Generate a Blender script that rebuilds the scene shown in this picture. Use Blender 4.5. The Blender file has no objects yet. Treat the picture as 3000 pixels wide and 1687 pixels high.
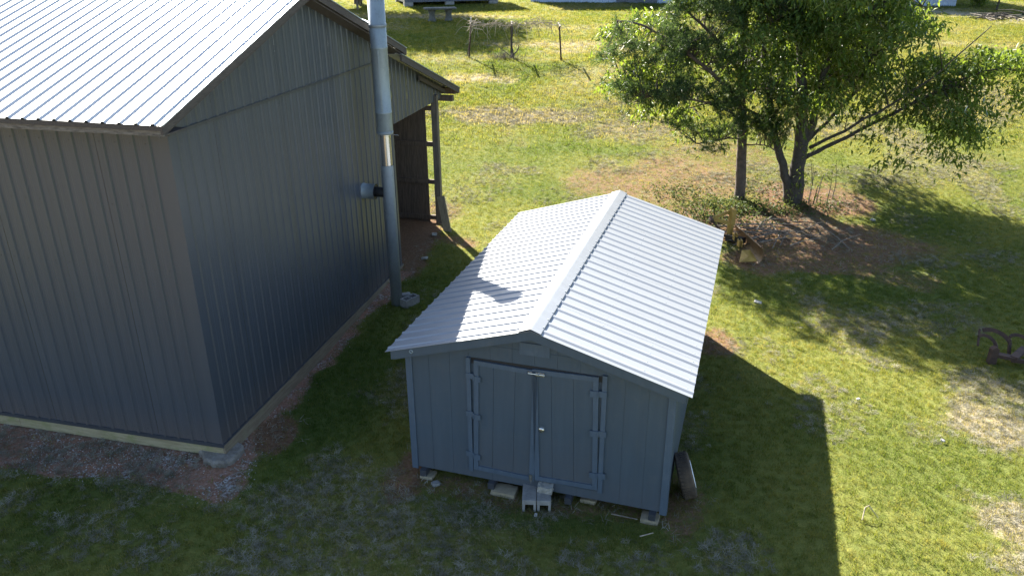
import bpy, math, random
import numpy as np
from mathutils import Vector, Matrix

sc = bpy.context.scene
COL = sc.collection
PI = math.pi
R = math.radians
random.seed(7)

# ---------------------------------------------------------------- camera
CAM_Z = 7.0
cam_d = bpy.data.cameras.new("camera")
cam = bpy.data.objects.new("camera", cam_d)
COL.objects.link(cam)
sc.camera = cam
cam_d.sensor_width = 36.0
cam_d.lens = 36.0 * 2304.55 / 3000.0
cam_d.clip_start = 0.1
cam_d.clip_end = 2000.0
_p, _r = 0.4110, -0.0060
_fw = Vector((0, math.cos(_p), -math.sin(_p)))
_up = Vector((0, math.sin(_p), math.cos(_p)))
_rt = Vector((1, 0, 0))
_rt2 = _rt * math.cos(_r) + _up * math.sin(_r)
_up2 = _up * math.cos(_r) - _rt * math.sin(_r)
cam.matrix_world = Matrix(((_rt2.x, _up2.x, -_fw.x, 0), (_rt2.y, _up2.y, -_fw.y, 0),
                           (_rt2.z, _up2.z, -_fw.z, CAM_Z), (0, 0, 0, 1)))

# ---------------------------------------------------------------- sky and sun
SUN_EL, SUN_AZ = R(36.0), R(-25.6)
world = bpy.data.worlds.new("World")
sc.world = world
world.use_nodes = True
wn = world.node_tree
sky = wn.nodes.new("ShaderNodeTexSky")
sky.sky_type = 'NISHITA'
sky.sun_disc = False
sky.sun_elevation = SUN_EL
sky.sun_rotation = SUN_AZ
wn.links.new(sky.outputs[0], wn.nodes['Background'].inputs[0])
wn.nodes['Background'].inputs[1].default_value = 0.058
sun_d = bpy.data.lights.new("sun", 'SUN')
sun = bpy.data.objects.new("sun", sun_d)
COL.objects.link(sun)
sun_d.energy = 5.0
sun_d.angle = R(0.55)
sun_d.color = (1.0, 0.94, 0.82)
_sd = Vector((math.sin(SUN_AZ) * math.cos(SUN_EL), math.cos(SUN_AZ) * math.cos(SUN_EL), math.sin(SUN_EL)))
sun.rotation_euler = _sd.to_track_quat('Z', 'Y').to_euler()
sun.location = _sd * 60
sc.view_settings.view_transform = 'Standard'
sc.view_settings.look = 'None'
sc.view_settings.gamma = 1.0
sc.view_settings.use_curve_mapping = False
sc.view_settings.exposure = 2.55

# ---------------------------------------------------------------- helpers
class MB:
    def __init__(s):
        s.v = []; s.f = []
    def add(s, vs, fs):
        n = len(s.v)
        s.v += [tuple(v) for v in vs]
        s.f += [tuple(i + n for i in f) for f in fs]
        return s
    def box(s, x0, x1, y0, y1, z0, z1):
        return s.add([(x0, y0, z0), (x1, y0, z0), (x1, y1, z0), (x0, y1, z0), (x0, y0, z1), (x1, y0, z1), (x1, y1, z1), (x0, y1, z1)],
                     [(0, 3, 2, 1), (4, 5, 6, 7), (0, 1, 5, 4), (1, 2, 6, 5), (2, 3, 7, 6), (3, 0, 4, 7)])
    def beam(s, a, b, w, h, up=(0, 0, 1)):
        a = Vector(a); b = Vector(b); d = (b - a).normalized(); u = Vector(up)
        x = d.cross(u)
        if x.length < 1e-4: x = d.cross(Vector((1, 0, 0)))
        x.normalize(); y = x.cross(d).normalized()
        q = [x * (sx * w / 2) + y * (sy * h / 2) for sx, sy in ((-1, -1), (1, -1), (1, 1), (-1, 1))]
        return s.add([a + k for k in q] + [b + k for k in q],
                     [(0, 1, 2, 3), (7, 6, 5, 4), (0, 4, 5, 1), (1, 5, 6, 2), (2, 6, 7, 3), (3, 7, 4, 0)])
    def prism(s, poly, y0, y1):
        """poly of (x, z), extruded from y0 to y1"""
        n = len(poly)
        vs = [(x, y0, z) for x, z in poly] + [(x, y1, z) for x, z in poly]
        fs = [tuple(range(n)), tuple(range(2 * n - 1, n - 1, -1))] + [(i, i + n, (i + 1) % n + n, (i + 1) % n) for i in range(n)]
        return s.add(vs, fs)
    def slab(s, poly, z0, z1):
        n = len(poly)
        vs = [(x, y, z0) for x, y in poly] + [(x, y, z1) for x, y in poly]
        fs = [tuple(range(n - 1, -1, -1)), tuple(range(n, 2 * n))] + [(i, (i + 1) % n, (i + 1) % n + n, i + n) for i in range(n)]
        return s.add(vs, fs)
    def tube(s, pts, rad, n=8, caps=True):
        pts = [Vector(p) for p in pts]
        if not hasattr(rad, '__len__'): rad = [rad] * len(pts)
        rings = []; ref = None
        for i, p in enumerate(pts):
            d = (pts[min(i + 1, len(pts) - 1)] - pts[max(i - 1, 0)])
            d = d.normalized() if d.length > 1e-9 else Vector((0, 0, 1))
            if ref is None:
                ref = d.cross(Vector((0.31, 0.95, 0.05)))
                if ref.length < 1e-3: ref = d.cross(Vector((1, 0, 0)))
            ref = (ref - d * ref.dot(d)).normalized()
            o = d.cross(ref)
            rings.append([p + (ref * math.cos(2 * PI * k / n) + o * math.sin(2 * PI * k / n)) * rad[i] for k in range(n)])
        vs = [q for r_ in rings for q in r_]
        fs = []
        for i in range(len(pts) - 1):
            for k in range(n):
                a = i * n + k; b = i * n + (k + 1) % n
                fs.append((a, b, b + n, a + n))
        if caps:
            fs.append(tuple(range(n - 1, -1, -1))); fs.append(tuple(range((len(pts) - 1) * n, len(pts) * n)))
        return s.add(vs, fs)
    def lathe(s, prof, n=24, c=(0, 0, 0), axis='z'):
        """prof of (radius, height)"""
        vs = []
        for r_, h in prof:
            for k in range(n):
                a = 2 * PI * k / n
                p = (r_ * math.cos(a), r_ * math.sin(a), h)
                if axis == 'y': p = (p[0], p[2], p[1])
                if axis == 'x': p = (p[2], p[0], p[1])
                vs.append((p[0] + c[0], p[1] + c[1], p[2] + c[2]))
        fs = []
        for i in range(len(prof) - 1):
            for k in range(n):
                a = i * n + k; b = i * n + (k + 1) % n
                fs.append((a, b, b + n, a + n) if axis != 'y' else (a, a + n, b + n, b))
        return s.add(vs, fs)
    def mesh(s, name, m, smooth=False):
        me = bpy.data.meshes.new(name)
        me.from_pydata(s.v, [], s.f)
        me.materials.append(m)
        if smooth: me.shade_smooth()
        me.update()
        return me

def obj(name, me, parent=None, loc=(0, 0, 0), rot=(0, 0, 0)):
    o = bpy.data.objects.new(name, me)
    COL.objects.link(o)
    o.parent = parent
    o.location = loc
    o.rotation_euler = rot
    return o

def part(name, mb, m, parent, smooth=False, loc=(0, 0, 0), rot=(0, 0, 0), label=None, bevel=0, kind=None):
    o = obj(name, mb.mesh(name, m, smooth), parent, loc, rot)
    if label: o['label'] = label
    if kind: o['kind'] = kind
    if bevel:
        b = o.modifiers.new("bevel", 'BEVEL'); b.width = bevel; b.segments = 2; b.limit_method = 'ANGLE'
    return o

def tag(o, label, cat, group=None):
    o['label'] = label; o['category'] = cat
    if group: o['group'] = group
    return o

def thing(name, label, cat, loc=(0, 0, 0), rotz=0.0, group=None):
    o = bpy.data.objects.new(name, None)
    COL.objects.link(o)
    o.empty_display_size = 0.2
    o.location = loc; o.rotation_euler = (0, 0, rotz)
    return tag(o, label, cat, group)

def copy_tree(o, parent=None):
    c = o.copy(); COL.objects.link(c)
    if parent is not None: c.parent = parent
    for ch in list(o.children): copy_tree(ch, c)
    return c

# ---------------------------------------------------------------- materials
def newmat(name):
    m = bpy.data.materials.new(name); m.use_nodes = True
    nt = m.node_tree
    return m, nt, nt.nodes['Principled BSDF']

def N(nt, t, **kw):
    n = nt.nodes.new(t)
    for k, v in kw.items():
        if k.startswith('i_'):
            n.inputs[int(k[2:])].default_value = v
        else: setattr(n, k, v)
    return n

def noise(nt, scale, detail=4.0, rough=0.6, vec=None, stretch=None):
    n = nt.nodes.new('ShaderNodeTexNoise')
    n.inputs['Scale'].default_value = scale; n.inputs['Detail'].default_value = detail; n.inputs['Roughness'].default_value = rough
    if vec is None:
        tc = nt.nodes.new('ShaderNodeTexCoord'); vec = tc.outputs['Object']
    if stretch:
        mp = nt.nodes.new('ShaderNodeMapping'); mp.inputs['Scale'].default_value = stretch
        nt.links.new(vec, mp.inputs[0]); vec = mp.outputs[0]
    nt.links.new(vec, n.inputs['Vector'])
    return n.outputs['Fac']

def ramp(nt, fac, stops):
    r_ = nt.nodes.new('ShaderNodeValToRGB')
    el = r_.color_ramp.elements
    while len(el) < len(stops): el.new(0.5)
    for e, (p, c) in zip(el, stops):
        e.position = p; e.color = (*c, 1) if len(c) == 3 else c
    nt.links.new(fac, r_.inputs[0])
    return r_.outputs[0]

def mixc(nt, fac, a, b, mode='MIX'):
    m = nt.nodes.new('ShaderNodeMix'); m.data_type = 'RGBA'; m.blend_type = mode
    for sock, v in ((m.inputs[0], fac), (m.inputs[6], a), (m.inputs[7], b)):
        if isinstance(v, (int, float)): sock.default_value = v
        elif isinstance(v, tuple): sock.default_value = (*v, 1) if len(v) == 3 else v
        else: nt.links.new(v, sock)
    return m.outputs[2]

def math_(nt, op, a, b=None, clamp=False):
    m = nt.nodes.new('ShaderNodeMath'); m.operation = op; m.use_clamp = clamp
    for sock, v in zip(m.inputs, (a, b)):
        if v is None: continue
        if isinstance(v, (int, float)): sock.default_value = v
        else: nt.links.new(v, sock)
    return m.outputs[0]

def bump(nt, bsdf, h, strength=0.3, dist=0.01):
    b = nt.nodes.new('ShaderNodeBump'); b.inputs['Strength'].default_value = strength; b.inputs['Distance'].default_value = dist
    nt.links.new(h, b.inputs['Height']); nt.links.new(b.outputs[0], bsdf.inputs['Normal'])

def paint(name, base, rough=0.45, metal=0.0, var=0.18, scale=1.6, dirt=None, dirt_amt=0.35, stretch=None, fine=60, bmp=0.05, spec=0.5):
    m, nt, b = newmat(name)
    lo = tuple(c * (1 - var) for c in base); hi = tuple(min(1, c * (1 + var)) for c in base)
    c = ramp(nt, noise(nt, scale, 5, 0.65, stretch=stretch), [(0.3, lo), (0.7, hi)])
    if dirt:
        d = ramp(nt, noise(nt, scale * 2.7, 8, 0.72), [(0.52, (0, 0, 0)), (0.75, (1, 1, 1))])
        c = mixc(nt, math_(nt, 'MULTIPLY', d, dirt_amt), c, dirt)
    nt.links.new(c, b.inputs['Base Color'])
    b.inputs['Roughness'].default_value = rough; b.inputs['Metallic'].default_value = metal
    b.inputs['Specular IOR Level'].default_value = spec
    if bmp: bump(nt, b, noise(nt, fine, 3, 0.6), bmp, 0.01)
    return m

def wood(name, base, dark, scale=3.0, stretch=(14, 14, 1.0), rough=0.8, moss=None):
    m, nt, b = newmat(name)
    c = ramp(nt, noise(nt, scale, 6, 0.7, stretch=stretch), [(0.28, dark), (0.62, base)])
    if moss:
        d = ramp(nt, noise(nt, 3.1, 6, 0.7), [(0.5, (0, 0, 0)), (0.68, (1, 1, 1))])
        c = mixc(nt, math_(nt, 'MULTIPLY', d, 0.7), c, moss)
    nt.links.new(c, b.inputs['Base Color']); b.inputs['Roughness'].default_value = rough
    bump(nt, b, noise(nt, scale * 2, 6, 0.7, stretch=stretch), 0.3, 0.006)
    return m

def rough_solid(name, a, c_, scale=9.0, rough=0.95, bstr=0.6, bscale=60):
    m, nt, b = newmat(name)
    c = ramp(nt, noise(nt, scale, 8, 0.75), [(0.3, a), (0.7, c_)])
    nt.links.new(c, b.inputs['Base Color']); b.inputs['Roughness'].default_value = rough
    bump(nt, b, noise(nt, bscale, 5, 0.7), bstr, 0.01)
    return m

M = {}
M['siding'] = paint('dark_metal_siding', (0.055, 0.064, 0.082), 0.40, 0.0, 0.10, 0.9, stretch=(1, 1, 0.3), dirt=(0.075, 0.073, 0.07), dirt_amt=0.2, bmp=0.015, fine=14)
def _splash(m, amt=.75):
    nt = m.node_tree; b = nt.nodes['Principled BSDF']; src = b.inputs['Base Color'].links[0].from_socket
    tc = N(nt, 'ShaderNodeTexCoord'); sep = N(nt, 'ShaderNodeSeparateXYZ'); nt.links.new(tc.outputs['Object'], sep.inputs[0])
    low = math_(nt, 'SUBTRACT', 1.0, math_(nt, 'DIVIDE', math_(nt, 'SUBTRACT', sep.outputs[2], .2), .55), True)
    n_ = noise(nt, 6, 8, .75)
    c = mixc(nt, math_(nt, 'MULTIPLY', math_(nt, 'MULTIPLY', low, n_), amt), src, (0.13, 0.10, 0.08))
    st = ramp(nt, noise(nt, 5, 6, .7, stretch=(3, 3, .12)), [(0.55, (0, 0, 0)), (0.8, (1, 1, 1))])
    c = mixc(nt, math_(nt, 'MULTIPLY', st, .22), c, (0.11, 0.108, 0.105))
    nt.links.new(c, b.inputs['Base Color'])
_splash(M['siding'])
M['siding_trim'] = paint('dark_metal_trim', (0.042, 0.046, 0.055), 0.4, 0, 0.1)
M['roof'] = paint('white_metal_roof', (0.50, 0.505, 0.515), 0.40, 0.45, 0.04, 1.1, dirt=(0.40, 0.39, 0.37), dirt_amt=0.3, bmp=0.01, fine=9)
M['shed_roof'] = paint('galvalume_roof', (0.26, 0.275, 0.30), 0.34, 0.22, 0.06, 1.6, dirt=(0.23, 0.24, 0.26), dirt_amt=0.45, stretch=(0.4, 3, 1), bmp=0.012, fine=8)
M['eave_dark'] = wood('weathered_eave_wood', (0.085, 0.07, 0.062), (0.03, 0.025, 0.024), 4, (2, 14, 14), 0.85)
M['eave_peel'] = wood('peeling_fascia', (0.17, 0.15, 0.13), (0.045, 0.037, 0.034), 5, (8, 1.5, 8), 0.85)
M['treated'] = wood('treated_board', (0.30, 0.265, 0.17), (0.18, 0.15, 0.085), 2.2, (10, 1.2, 12), 0.85, moss=(0.17, 0.18, 0.07))
M['treated_x'] = wood('treated_board_side', (0.21, 0.175, 0.125), (0.11, 0.08, 0.055), 2.2, (1.2, 10, 12), 0.85, moss=(0.2, 0.18, 0.12))
M['old_wood'] = wood('old_dark_wood', (0.12, 0.085, 0.06), (0.045, 0.03, 0.022), 3, (9, 9, 1), 0.85)
M['post_wood'] = wood('grey_post_wood', (0.15, 0.125, 0.10), (0.06, 0.05, 0.04), 3, (12, 12, 1), 0.85)
M['plank_wood'] = wood('pale_plank', (0.33, 0.27, 0.18), (0.18, 0.14, 0.09), 3, (9, 9, 1), 0.85)
M['shed_paint'] = paint('shed_grey_blue_paint', (0.049, 0.072, 0.100), 0.55, 0, 0.08, 1.5, stretch=(6, 6, 0.5), dirt=(0.10, 0.11, 0.12), dirt_amt=0.25, fine=120, bmp=0.12)
_splash(M['shed_paint'], .3)
M['shed_trim'] = paint('shed_trim_paint', (0.062, 0.090, 0.130), 0.5, 0, 0.12, 3, stretch=(5, 5, 0.8), dirt=(0.12, 0.145, 0.175), dirt_amt=0.4, fine=90, bmp=0.1)
M['galv'] = paint('galvanised_steel', (0.25, 0.295, 0.325), 0.52, 0.35, 0.14, 5, bmp=0.03, dirt=(0.13, 0.14, 0.145), dirt_amt=0.55, stretch=(1, 1, .4))
M['galv_dull'] = paint('dull_galvanised_pipe', (0.23, 0.265, 0.30), 0.55, 0.25, 0.12, 5, bmp=0.03, dirt=(0.13, 0.14, 0.15), dirt_amt=0.5, stretch=(1, 1, .4))
M['bright'] = paint('bright_metal', (0.55, 0.54, 0.52), 0.26, 0.9, 0.05, 8, bmp=0.01)
M['black'] = paint('black_iron', (0.02, 0.02, 0.022), 0.6, 0.2, 0.2, 8)
M['concrete'] = rough_solid('grey_concrete', (0.14, 0.14, 0.135), (0.28, 0.275, 0.265), 7)
M['concrete_pale'] = rough_solid('pale_concrete', (0.28, 0.27, 0.25), (0.46, 0.44, 0.41), 8)
M['yblock'] = rough_solid('tan_block', (0.2, 0.17, 0.115), (0.34, 0.29, 0.2), 6)
M['stone'] = rough_solid('split_stone', (0.17, 0.17, 0.155), (0.34, 0.33, 0.30), 10, bstr=0.9, bscale=30)
M['rubber'] = rough_solid('dusty_rubber', (0.022, 0.02, 0.02), (0.12, 0.085, 0.055), 5, 0.85, 0.4)
M['white_rim'] = paint('white_painted_rim', (0.78, 0.79, 0.8), 0.4, 0, 0.05, 6)
M['rust'] = rough_solid('rusty_iron', (0.022, 0.014, 0.011), (0.085, 0.045, 0.031), 11, 0.85)
M['yellow'] = paint('worn_yellow_paint', (0.30, 0.19, 0.04), 0.55, 0, 0.2, 5, dirt=(0.14, 0.065, 0.03), dirt_amt=0.8)
M['rust_yellow'] = paint('rusty_yellow_blade', (0.14, 0.085, 0.04), 0.5, 0.2, 0.35, 6, dirt=(0.06, 0.035, 0.025), dirt_amt=0.8)
M['bark'] = rough_solid('grey_bark', (0.022, 0.019, 0.017), (0.085, 0.072, 0.06), 14, 0.95, 1.0, 28)
M['pine_bark'] = rough_solid('pine_bark', (0.035, 0.026, 0.022), (0.13, 0.095, 0.076), 12, 0.95, 1.0, 24)
M['stick'] = rough_solid('dead_stick', (0.09, 0.075, 0.06), (0.24, 0.205, 0.17), 12)
M['cane'] = rough_solid('grey_cane', (0.22, 0.17, 0.12), (0.42, 0.36, 0.28), 12)
M['far_dark'] = paint('far_dark_siding', (0.075, 0.09, 0.115), 0.5, 0, 0.15, 2)
M['far_blue'] = paint('far_pale_blue_siding', (0.34, 0.42, 0.55), 0.5, 0, 0.08, 2)
M['shade_concrete'] = rough_solid('shade_toned_concrete', (0.055, 0.058, 0.05), (0.14, 0.14, 0.125), 6)  # grey concrete darkened, the table's backlit shade put into its colour
M['slab_stone'] = rough_solid('broken_slab', (0.09, 0.075, 0.06), (0.24, 0.225, 0.2), 6, 0.95, 0.9, 26)

def leaf_mat(name, a, b_, trans, tfac=0.45, gloss=0.12):
    m, nt, b = newmat(name)
    nt.nodes.remove(b)
    out = nt.nodes['Material Output']
    geo = N(nt, 'ShaderNodeNewGeometry')
    c = ramp(nt, geo.outputs['Random Per Island'], [(0.0, a), (1.0, b_)])
    d = N(nt, 'ShaderNodeBsdfDiffuse'); nt.links.new(c, d.inputs[0])
    t = N(nt, 'ShaderNodeBsdfTranslucent'); t.inputs[0].default_value = (*trans, 1)
    g = N(nt, 'ShaderNodeBsdfGlossy'); g.inputs[0].default_value = (1, 1, 1, 1); g.inputs['Roughness'].default_value = 0.4
    m1 = N(nt, 'ShaderNodeMixShader'); m1.inputs[0].default_value = tfac
    nt.links.new(d.outputs[0], m1.inputs[1]); nt.links.new(t.outputs[0], m1.inputs[2])
    fr = N(nt, 'ShaderNodeFresnel'); fr.inputs[0].default_value = 1.4
    m2 = N(nt, 'ShaderNodeMixShader'); nt.links.new(math_(nt, 'MULTIPLY', fr.outputs[0], gloss * 5), m2.inputs[0])
    nt.links.new(m1.outputs[0], m2.inputs[1]); nt.links.new(g.outputs[0], m2.inputs[2])
    nt.links.new(m2.outputs[0], out.inputs[0])
    return m

M['leaf'] = leaf_mat('broad_leaf', (0.030, 0.064, 0.015), (0.068, 0.110, 0.026), (0.25, 0.34, 0.03), 0.40, 0.05)
M['needle'] = leaf_mat('pine_needle', (0.034, 0.062, 0.028), (0.065, 0.096, 0.042), (0.11, 0.17, 0.04), 0.33, 0.01)
M['ivy'] = leaf_mat('ground_leaf', (0.025, 0.05, 0.018), (0.075, 0.09, 0.035), (0.13, 0.17, 0.03), 0.3, 0.02)

# ---------------------------------------------------------------- terrain
TY = np.array([-80, 0, 13, 20, 28, 35, 45, 60, 100, 300, 700.0])
TZ = np.array([0, 0, 0.0, .35, 1.4, 2.4, 3.15, 3.75, 4.6, 7., 10.0])
def terr(x, y):
    return float(np.interp(y, TY, TZ))

BARN_O = Vector((-4.301, 9.778, 0.0)); BARN_A = R(76.293)
BU = Vector((math.cos(BARN_A), math.sin(BARN_A), 0)); BW = Vector((-math.sin(BARN_A), math.cos(BARN_A), 0))
SHED_O = Vector((0.2205, 8.6213, 0.0)); SHED_A = R(-17.468)

def vnoise(x, y, seed, scale):
    """cheap smooth value noise on arrays"""
    rng = np.random.RandomState(seed); g = rng.rand(64, 64)
    fx = x / scale; fy = y / scale
    ix = np.floor(fx).astype(int); iy = np.floor(fy).astype(int)
    tx = fx - ix; ty = fy - iy
    tx = tx * tx * (3 - 2 * tx); ty = ty * ty * (3 - 2 * ty)
    a = g[ix % 64, iy % 64]; b = g[(ix + 1) % 64, iy % 64]; c = g[ix % 64, (iy + 1) % 64]; d = g[(ix + 1) % 64, (iy + 1) % 64]
    return (a * (1 - tx) + b * tx) * (1 - ty) + (c * (1 - tx) + d * tx) * ty

def fbm(x, y, seed, scale):
    return (vnoise(x, y, seed, scale) + .5 * vnoise(x, y, seed + 1, scale / 2.1) + .25 * vnoise(x, y, seed + 2, scale / 4.3) + .13 * vnoise(x, y, seed + 3, scale / 9)) / 1.88

# patches of ground cover: (x, y, rx, ry, angle_deg, strength)
DIRT = [(-3.72, 10.45, .30, .6, 10, 1.3), (-2.4, 17.6, .55, 1.3, -8, .95), (-2.6, 19.0, .8, 1.2, 0, 1.0), (-1.35, 18.35, .6, .45, -30, .7),
        (-2.0, 20.2, .8, .8, 0, .6), (-1.45, 9.45, .32, .7, -17, .8), (-.1, 8.9, 1.6, .32, -17, .55), (2.3, 8.7, .35, .7, -17, .6), (1.4, 8.55, .7, .3, -17, .5),
        (3.9, 13.35, .4, .55, -17, .75), (4.6, 22.3, 2.6, 1.9, 10, .62), (2.4, 22.3, 1.0, .7, 0, .6), (6.4, 24.4, 2.0, 1.6, 0, .5),
        (7.0, 19.0, 2.6, 1.6, -25, .9), (8.6, 18.0, 1.5, 1.3, -20, .75), (6.2, 17.2, 1.7, .9, -10, .75), (7.7, 16.9, 1.3, .7, -15, .65), (8.6, 16.2, 1.0, .6, -15, .5), (4.6, 19.6, 1.2, 1.0, 0, .7), (8.3, 21.0, 1.6, 1.2, 0, .85),
        (3.2, 33.3, 1.6, 1.0, 0, .28), (2.6, 29.5, 2.0, 1.0, 0, .3), (4.0, 26.5, 1.5, 1.2, 0, .4), (0.4, 35.5, 2.6, .6, -8, .45)]
DRY = [(-1.4, 8.1, 1.7, .8, 8, .36), (-3.2, 8.7, 1.2, .4, 5, .33), (-3.0, 7.5, 1.2, .6, 0, .28), (-5.6, 7.9, 1.2, .8, 0, .18), (0.8, 7.2, 1.5, .6, 0, .28),
       (-.6, 28.2, 2.2, .85, -6, .95), (1.6, 28.0, 1.5, .8, -6, .75), (-1.2, 32.6, 1.4, .7, -10, .8), (4.0, 26.6, 1.8, 1.2, 0, .45),
       (7.6, 10.5, .75, .75, 30, .75), (6.5, 8.3, .45, .55, 0, .68), (6.6, 7.5, .6, .5, 0, .55), (13.6, 22.3, .6, 2.6, -5, .45), (13.0, 25.5, .9, 1.8, 10, .5),
       (5.2, 11.0, .5, .9, -20, .22), (4.4, 12.6, .5, 1.0, -20, .2), (8.2, 11.6, .7, .6, 0, .5),
       (-4, 47.5, 5, 1.0, -5, .75), (3, 38.6, 4.5, .9, -4, .65), (3.4, 36.9, 2.5, .5, 0, .55), (6, 43, 6, 1.0, -3, .5), (12, 34, 4, 1.2, 0, .5), (17, 30, 3, 3, 0, .5)]
GREEN = [(-3.0, 11.6, .9, 2.6, -14, 1.0), (-1.7, 15.6, .7, 1.6, -8, .7), (.6, 8.35, 1.5, .3, -12, .8), (-5.4, 9.0, 1.8, .35, 4, .7), (-6.2, 8.2, .5, .5, 0, .7), (5.9, 9.6, 1.3, 1.7, 20, .55),
         (8.0, 16.0, 2.6, 1.6, -25, .8), (10.6, 19.6, 1.4, 1.2, 0, .9), (9.6, 22.4, 1.2, .9, 0, .8), (1.4, 25.0, 2.0, .6, -3, .8), (-.2, 23.4, 1.7, 1.3, 0, .6), (3.6, 24.6, 1.3, .5, 0, .8), (8.3, 11.0, .5, .4, 0, .6),
         (0.3, 25.8, 2.0, .5, 0, .5)]

def blobs(x, y, L, soft=0.35):
    out = np.zeros_like(x)
    for bx, by, rx, ry, ang, s in L:
        c, sn = math.cos(R(ang)), math.sin(R(ang))
        u = ((x - bx) * c + (y - by) * sn) / rx; v = (-(x - bx) * sn + (y - by) * c) / ry
        d = np.sqrt(u * u + v * v)
        d = d + (fbm(x, y, 31, max(.5, min(rx, ry) * .9)) - .5) * 1.1
        t = np.clip((1.0 + soft - d) / (2 * soft), 0, 1)
        out = np.maximum(out, s * t * t * (3 - 2 * t))
    return out

def cover(x, y):
    """dirt, dry clippings, lush green and gravel amounts at points"""
    lx = (x - BARN_O.x) * BU.x + (y - BARN_O.y) * BU.y
    ly = (x - BARN_O.x) * BW.x + (y - BARN_O.y) * BW.y
    j = (fbm(x, y, 5, .8) - .5)
    # strip of gravel and clay along the eave wall, thin strip along the gable wall
    g1 = np.clip((1.0 - (-lx) + j * .5) / .22, 0, 1) * (lx < .3) * np.clip((ly + .75 + j * .6) / .3, 0, 1)
    g2 = np.clip((.40 + ly * 1.0 + j * .7) / .2, 0, 1) * (ly < .3) * (lx > -.6) * (lx < 10.5) * np.where(lx > 7.2, 0, 1)
    gravel = np.maximum(g1, g2 * .8)
    gravel = gravel * (1 - .9 * np.clip(blobs(x, y, [(-3.72, 10.45, .30, .6, 10, 1.0)]), 0, 1))
    lean = np.clip((.1 + ly * 1.0 + .2 + j) / .3, 0, 1) * (lx > 7.0) * (lx < 10.3)
    dirt = np.maximum(blobs(x, y, DIRT), np.clip(lean, 0, 1) * .95)
    dry = blobs(x, y, DRY)
    far = np.clip((y - 16) / 8, 0, 1)
    dry = np.maximum(dry, far * np.clip((fbm(x, y * 1.7, 77, 3.2) - .55) * 3.6, 0, .42))
    dry = np.maximum(dry, (1 - far) * np.clip((fbm(x, y, 91, 1.3) - .56) * 4.0, 0, .35))
    dirt = np.maximum(dirt, far * np.clip((fbm(x, y, 177, 2.6) - .60) * 3.5, 0, .38))
    off = np.clip((5.6 - y) / 1.5, 0, 1)  # ground out of view: dry and gravel cover added to neutralise bounce on barn
    dry = np.maximum(dry, off * (.12 + .4 * fbm(x, y, 211, 2.0)))
    gravel = np.maximum(gravel, off * np.clip((2 - x) / 3, 0, 1) * .48)
    green = blobs(x, y, GREEN, .6)
    green = np.maximum(green, np.clip((fbm(x, y, 55, 2.4) - .5) * 3.2, 0, .75))
    # driveway far right
    drv = np.clip(1 - np.abs((y - 46.3) + (x - 27) * .85 - j * 2) / 2.2, 0, 1) * (x > 18) 
    dirt_far = drv
    return dirt, dry, green, gravel, dirt_far

def graded(lo, hi, a, b, step, growth=1.18, maxstep=40.0):
    xs = list(np.arange(a, b + 1e-6, step))
    s_ = step; x = xs[-1]
    while x < hi:
        s_ = min(s_ * growth, maxstep); x += s_; xs.append(x)
    s_ = step; x = a; pre = []
    while x > lo:
        s_ = min(s_ * growth, maxstep); x -= s_; pre.append(x)
    return np.array(pre[::-1] + xs)

def ground_mesh(name, gx, gy, mat, lift=0.0):
    X, Y = np.meshgrid(gx, gy)
    x = X.ravel(); y = Y.ravel()
    near = np.clip(1 - (np.hypot(x, y - 15) - 60) / 40, 0, 1)
    z = np.interp(y, TY, TZ) + (fbm(x, y, 3, 4.0) - .5) * .10 * np.clip((y - 15) / 10, 0.15, 1) * near + (fbm(x, y, 9, .6) - .5) * .035 * near
    dirt, dry, green, gravel, drv = cover(x, y)
    z = z - dirt * .012 + dry * .015 + lift
    nx, ny = len(gx), len(gy)
    i = np.arange(nx - 1)[None, :] + nx * np.arange(ny - 1)[:, None]
    q = np.stack([i, i + 1, i + 1 + nx, i + nx], -1).reshape(-1, 4)
    me = bpy.data.meshes.new(name)
    me.vertices.add(len(x)); me.vertices.foreach_set('co', np.stack([x, y, z], 1).astype(np.float32).ravel())
    me.loops.add(q.size); me.loops.foreach_set('vertex_index', q.ravel().astype(np.int32))
    me.polygons.add(len(q)); me.polygons.foreach_set('loop_start', (np.arange(len(q)) * 4).astype(np.int32))
    me.update(calc_edges=True); me.shade_smooth()
    for nm, a in (('dirt', dirt), ('dry', dry), ('green', green), ('gravel', gravel), ('drive', drv)):
        at = me.attributes.new(nm, 'FLOAT', 'POINT'); at.data.foreach_set('value', a.astype(np.float32))
    me.materials.append(mat)
    return me

def attr(nt, nm, kind='GEOMETRY'):
    a = nt.nodes.new('ShaderNodeAttribute'); a.attribute_name = nm; a.attribute_type = kind
    return a.outputs['Fac']

GR_A, GR_B, GR_Y = (0.062, 0.093, 0.022), (0.122, 0.138, 0.030), (0.172, 0.162, 0.046)
DRY_A, DRY_B = (0.18, 0.15, 0.09), (0.33, 0.28, 0.19)

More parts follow.
